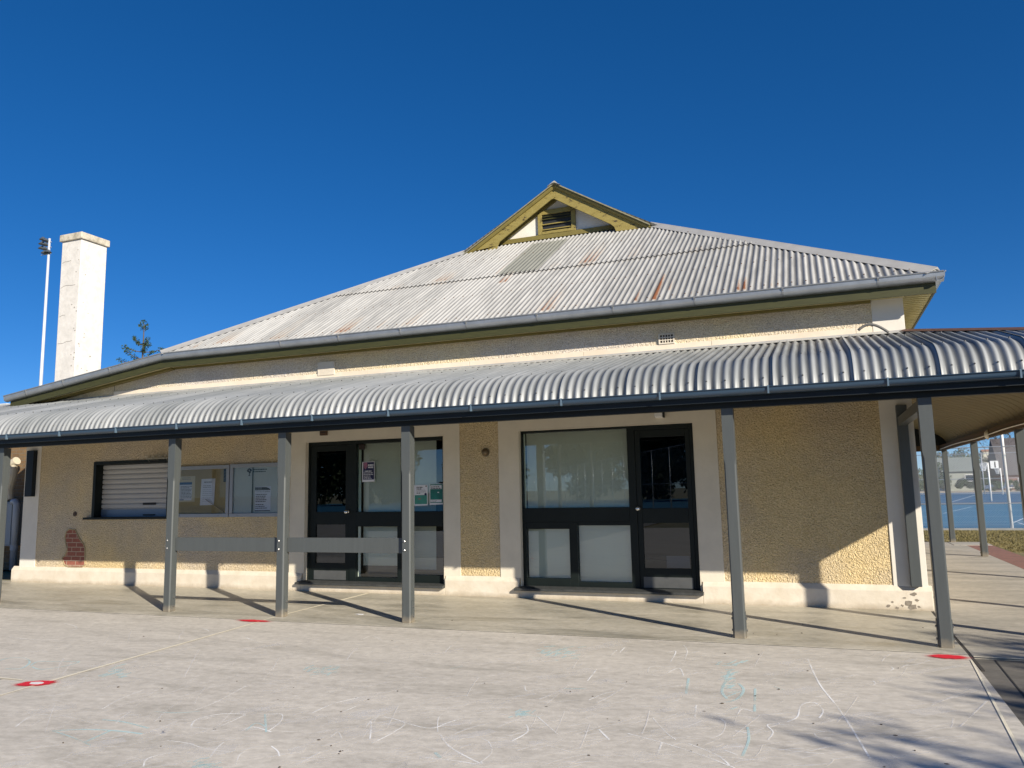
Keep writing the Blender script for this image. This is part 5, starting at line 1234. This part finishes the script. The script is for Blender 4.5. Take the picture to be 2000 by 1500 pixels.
# ================================================================== RIGHT: COURTS AND BEYOND
struct(MB().quad((-60, 21.4, .0), (120, 21.4, .0), (120, 58, .0), (-60, 58, .0)).build('blue_court', BLUEC))
struct(MB().quad((-60, 60, .0), (160, 60, .0), (160, 122, .0), (-60, 122, .0)).build('far_blue_court', BLUEC2))
struct(MB().quad((-80, 122, .002), (200, 122, .002), (200, 150, .002), (-80, 150, .002)).build('court_surround', mat('pale gravel', (.52, .44, .33), .95, var=.2, vs=.4)))
struct(MB().quad((-60, 58.0, .002), (120, 58.0, .002), (120, 60.0, .002), (-60, 60.0, .002)).build('court_gap', mat('grey asphalt strip', (.20, .20, .20), .9)))
struct(MB().box(-60, 120, 21.2, 21.4, -.05, .06).build('court_kerb', mat('grey kerb', (.30, .31, .31), .8, var=.2, vs=2)))
g = MB()
def ln(a, b, w, z=.004):
    a, b = Vector((a[0], a[1], z)), Vector((b[0], b[1], z)); d = (b-a).normalized(); n_ = Vector((-d.y, d.x, 0))*w/2; g.quad(a-n_, b-n_, b+n_, a+n_)
for y in (24.6, 27.0, 32.5, 41, 50.5): ln((-20, y), (60, y+.4), .08)
def pl(a, b, w=.07): p, q = gnd(*a), gnd(*b); ln((p.x, p.y), (q.x, q.y), w)
pl((1842, 1003), (1897, 990)); pl((1979, 1021), (2030, 1000)); pl((1860, 980), (1905, 967), .1); pl((1988, 1021), (2040, 1035)); pl((1893, 964), (1960, 958), .12)
for y in (66, 78, 92): ln((-20, y), (90, y), .14)
struct(g.build('court_lines', LINEW))
def fence(name, label, pts, h, rails, step, linkm, pr=.035, topz=None, group=None):
    t = thing(name, label, 'fence', (pts[0][0], pts[0][1], 0), group); a, b = Vector((*pts[0], 0)), Vector((*pts[1], 0)); L = (b-a).length; d = (b-a)/L; n_ = int(L/step)
    for k in range(n_+1):
        p = a+d*(L*k/n_); MB().tube([p, p+Vector((0, 0, h))], pr, 8).build('post', GALV, t, smooth=True)
    g = MB()
    for z in rails: g.tube([a+Vector((0, 0, z)), b+Vector((0, 0, z))], pr*.75, 6)
    g.build('rail', GALV, t, smooth=True)
    me = bpy.data.meshes.new('mesh_panel'); me.from_pydata([a+Vector((0, 0, .04)), b+Vector((0, 0, .04)), b+Vector((0, 0, h)), a+Vector((0, 0, h))], [], [(0, 1, 2, 3)]); me.materials.append(linkm)
    u = me.uv_layers.new(name='UVMap'); 
    for i, c in enumerate(((0, 0), (L, 0), (L, h), (0, h))): u.data[i].uv = c
    o = bpy.data.objects.new('mesh_panel', me); C.objects.link(o); o.parent = t; o.matrix_parent_inverse = Matrix.Translation(-Vector(t.location)); return t
fence('chain_link_fence', 'chain link fence along the near edge of the blue court', [(-6, 21.35), (24, 21.9)], 2.75, (.85, 2.73), 5.0, LINK, .025)
fence('chain_link_fence', 'tall chain link fence on the far side of the blue courts', [(-20, 100), (80, 104)], 5.0, (.1, 1.9, 4.95), 7.5, LINKF, .06)
q = gnd(1977, 1033)
t = thing('court_pole', 'white steel pole rising beside the near court fence at the right edge', 'pole', (q.x, q.y, 0)); MB().tube([(q.x, q.y, 0), (q.x-.06, q.y, 6.5)], .05, 10).build('pole', WHITE, t, smooth=True); MB().box(q.x-.11, q.x+.11, q.y-.11, q.y+.11, .0, .03).build('base_plate', GALV, t)
def netgoal(px, py, top, label):
    b = gnd(px, py); x, y = b.x, b.y; t = thing('netball_goal', label, 'goal post', (x, y, 0), 'netball goal posts on the blue courts'); h = 3.05
    MB().tube([(x, y, 0), (x, y, h)], .06, 10).build('post', WHITE, t, smooth=True)
    g = MB(); R_ = .30; c = Vector((x-.34, y-.1, h-.02))
    for j in range(20): a = 2*math.pi*j/20; b_ = 2*math.pi*(j+1)/20; g.tube([c+Vector((R_*math.cos(a), R_*math.sin(a), 0)), c+Vector((R_*math.cos(b_), R_*math.sin(b_), 0))], .02, 4)
    g.tube([(x, y, h-.02), c+Vector((R_*.9, 0, 0))], .025, 5); g.build('ring', WHITE, t)
    g = MB()
    for j in range(14):
        a = 2*math.pi*j/14
        for da in (.35, -.35): g.tube([c+Vector((R_*math.cos(a), R_*math.sin(a), 0)), c+Vector((.13*math.cos(a+da), .13*math.sin(a+da), -.62))], .012, 3)
    g.build('net', WHITE, t)
    return t
netgoal(1936.6, 979, 900, 'nearer white netball goal post with its ring and net at top')
netgoal(1959, 966, 902, 'farther white netball goal post, right of the court number sign')
q = at(1942, 908, 99.8); t = thing('number_sign', 'white square sign reading 1 on the far court fence', 'sign', (q.x, 99.7, q.z)); s_ = .42
MB().box(q.x-s_, q.x+s_, 99.70, 99.74, q.z-s_, q.z+s_*1.15).build('board', WHITE, t); text(t, '1', q.x-.19, q.z-.30, .95, INK, 99.69, bold=True)
# shed, house, car, hedge
def gable_house(name, label, x0, x1, y0, y1, hw, hr, wm, rm, over=.4, wins=()):
    t = thing(name, label, 'building', ((x0+x1)/2, y0, 0)); MB().box(x0, x1, y0, y1, 0, hw).build('wall', wm, t)
    MB().prism([(y0-over, hw-.05), (y1+over, hw-.05), ((y0+y1)/2, hr)], x0-over, x1+over, 'X').build('roof', rm, t)
    for a, b, c, d in wins: w = MB().box(a, b, y0-.06, y0-.01, c, d).build('window', WHITE, t); MB().box(a+.1, b-.1, y0-.08, y0-.061, c+.1, d-.1).build('pane', mat('dark far pane', (.04, .05, .06), .2), w)
    return t
a, b = at(1846, 950, 150), at(1912, 950, 150)
gable_house('tennis_shed', 'low pale grey green shed with plain pitched roof beyond the courts', a.x, b.x, 150, 162, 3.4, 6.0, SHEDW, SHEDR, .4, ((a.x+3.2, a.x+4.8, 1.6, 2.8),))
a, b = at(1963, 950, 150), at(2060, 950, 150)
gable_house('brick_house', 'red brick house with steep dark tiled roof at the far right', a.x, b.x, 150, 162, 2.6, 9.2, mat('red brick far', (.28, .16, .12), .9, var=.2, vs=1), TILER, .5, ((a.x+2, a.x+3.5, 1, 2), (a.x+5, a.x+6.5, 1, 2)))
a, b = at(1962, 936, 135), at(2060, 936, 135); g = MB(); t = thing('rail_fence', 'white horizontal rail fence in front of the far brick house', 'fence', (a.x, 135, 0)); g.box(a.x, b.x, 135, 135.06, 1.0, 1.18); g.box(a.x, b.x, 135, 135.06, .4, .55); g.build('rail', WHITE, t)
for k in range(6): MB().box(a.x+.3+k*2, a.x+.42+k*2, 135.061, 135.15, 0, 1.3).build('post', WHITE, t)
def car():
    b = at(1952, 950, 140); x, y = b.x, 140; t = thing('parked_car', 'blue grey car parked beyond the far court fence', 'car', (x, y, 0)); L, H = 4.4, 1.45
    body = [(-2.2, .35), (-2.18, .75), (-1.9, .9), (-1.1, .95), (1.2, .95), (2.05, .88), (2.2, .7), (2.2, .35)]; cab = [(-1.3, .951), (-.75, 1.42), (.75, 1.45), (1.35, .951)]
    bd = MB().prism([(x+p[0], p[1]) for p in body], y-.85, y+.85, 'Y').build('body', mat('blue grey car paint', (.10, .16, .26), .3, metal=.2), t, bevel=.05); MB().prism([(x+p[0], p[1]) for p in cab], y-.72, y+.72, 'Y').build('cabin', mat('car glass', (.03, .05, .07), .1), t, bevel=.03)
    for sx in (-1.35, 1.35):
        for sy in (-.86, .66): MB().lathe([(.33, 0), (.33, .2)], (x+sx, y+sy, .33), 'Y', 14).build('wheel', INK, t)
    for sx in (-2.21, 2.17): MB().box(x+sx, x+sx+.04, y-.8, y-.5, .62, .76).build('headlight', WHITE, t)
car()
g = MB(); rnd = random.Random(4)
def bush(name, label, cat, cx, cy, w, d, h, n, size, m, seed, group=None):
    rnd = random.Random(seed); t = thing(name, label, cat, (cx, cy, 0), group); g = MB()
    cl = [(cx+rnd.uniform(-w, w)*.5, cy+rnd.uniform(-d, d)*.5, rnd.uniform(.12, .85)*h, rnd.uniform(.14, .26)*h) for _ in range(max(10, int(w*2.5)))]
    for a_, b_, c_, r in cl: leaves(g, (a_, b_, c_), r, n//len(cl), size, rnd, .9)
    g.build('crown', m, t, recalc=False); br = MB()
    for k in range(4): br.tube([(cx+rnd.uniform(-w, w)*.3, cy, 0), (cx+rnd.uniform(-w, w)*.4, cy, h*.7)], [.08, .03], 5)
    br.build('trunk', BARK, t, recalc=False)
a, b = at(1780, 900, 70), at(1851, 900, 70)
bush('hedge_tree', 'dense dark green tree behind the netting left of the side verandah posts', 'tree', (a.x+b.x)/2, 128, (b.x-a.x)*2.2, 4, 9.2, 9000, .22, LEAFH, 3)
for i, (px, Y, w, h, m, lb) in enumerate(((1908, 168, 9, 6.6, LEAFH, 'green bush overhanging the right end of the far shed roof'), (1935, 165, 10, 8.2, LEAFD, 'dark tree mass behind the court number sign'), (1965, 160, 6, 7.4, LEAFH, 'green tree between number sign and far brick house'), (1867, 175, 7, 8.4, LEAFY, 'yellowing leafless-topped tree behind the far shed'), (1993, 132, 14, 1.9, LEAFH, 'low hedge along the far brick house fence'), (1815, 150, 9, 5.4, LEAFH, 'olive bush left of the far shed'), (1900, 147, 5, 2.6, LEAFD, 'dark shrub against the wall of the far shed'))):
    q = at(px, 940, Y); bush('tree' if h > 3 else 'hedge', lb, 'tree' if h > 3 else 'hedge', q.x, Y, w, 3, h, 5200, .20, m, 40+i)
q = at(1975, 870, 170); make_tree('dark_pine', 'dark pine crown above the roof of the far brick house', 'tree', (q.x, 170, 0), 14.5, 77, LEAFD, dens=40, lsize=.3, cl=1.3, depth=3, r0=.3, trunk=.5)
q = at(1945, 870, 158); make_tree('bare_tree', 'leafless tree standing against the sky behind the far courts', 'tree', (q.x, 158, 0), 10.5, 17, LEAFD, dens=0, depth=5, r0=.22, trunk=.3)
# hill with houses
def hill():
    vs, fs = [], []; n, m = 60, 10; x0 = at(1700, 900, 480).x
    for i in range(n+1):
        for j in range(m+1):
            x = -100+i*12; y = 430+j*35; h = 21*math.sin(math.pi*j/m)**.8*(.55+.3*math.sin(i*.21+1)+.15*math.sin(i*.9)); vs.append((x, y, max(-.04, h)))
    for i in range(n):
        for j in range(m): a = i*(m+1)+j; fs.append((a, a+m+1, a+m+2, a+1))
    me = bpy.data.meshes.new('hill'); me.from_pydata(vs, [], fs); me.materials.append(HILLM); me.shade_smooth(); o = bpy.data.objects.new('hill', me); C.objects.link(o); struct(o)
hill()
for i, (px, py) in enumerate(((1926, 884), (1941, 885))):
    q = at(px, py, 520); t = thing('hillside_house', ['pale house on the hill, left one of two above the number sign', 'pale house on the hill, right one of two above the number sign'][i], 'house', (q.x, 520, q.z-2)); MB().box(q.x-2.2, q.x+2.2, 518, 524, q.z-8, q.z+.6).build('wall', mat('cream far wall', (.7, .66, .55), .8), t); MB().prism([(517.6, q.z+.6), (524.4, q.z+.6), (521, q.z+1.9)], q.x-2.5, q.x+2.5, 'X').build('roof', mat('terracotta far roof', (.34, .18, .12), .8), t)

# ================================================================== BEHIND THE CAMERA (seen in the glass)
struct(MB().quad((-160, -100, .0), (-2, -100, .0), (-2, -30, .0), (-160, -30, .0)).build('rear_blue_court', BLUEC))
fence('chain_link_fence', 'tall chain link fence behind the courtyard, mirrored in the door glass', [(-33, -77), (-4, -19.3)], 3.6, (.1, 1.8, 3.58), 3.2, LINKF, .022)
for i, (x, y) in enumerate(((-15.5, -34), (-14.0, -36), (-40, -60))):
    t = thing('rear_pole', ['steel pole behind the courtyard, nearest the netting', 'steel pole behind the courtyard, second from the netting', 'steel pole far out beside the rear blue court'][i], 'pole', (x, y, 0), 'poles mirrored in the window glass'); MB().tube([(x, y, 0), (x, y, 9)], [.13, .09], 8).build('pole', mat('dark timber pole', (.10, .085, .065), .9), t)
for i, (x, y, h, s_) in enumerate(((-22, -70, 9.5, 5), (-13, -62, 10.5, 6), (-34, -78, 9, 8), (-48, -70, 10, 9), (-60, -62, 11, 10), (-4, -66, 9, 11), (-75, -66, 10, 12))):
    bush('rear_tree', 'dark leafy tree across the rear court, mirrored in the glass, '+['third', 'second', 'fourth', 'fifth', 'sixth', 'first', 'last'][i]+' from the netting', 'tree', x, y-25, 9, 6, h*1.25, 7000, .5, LEAFD, 90+i, 'trees mirrored in the window glass')
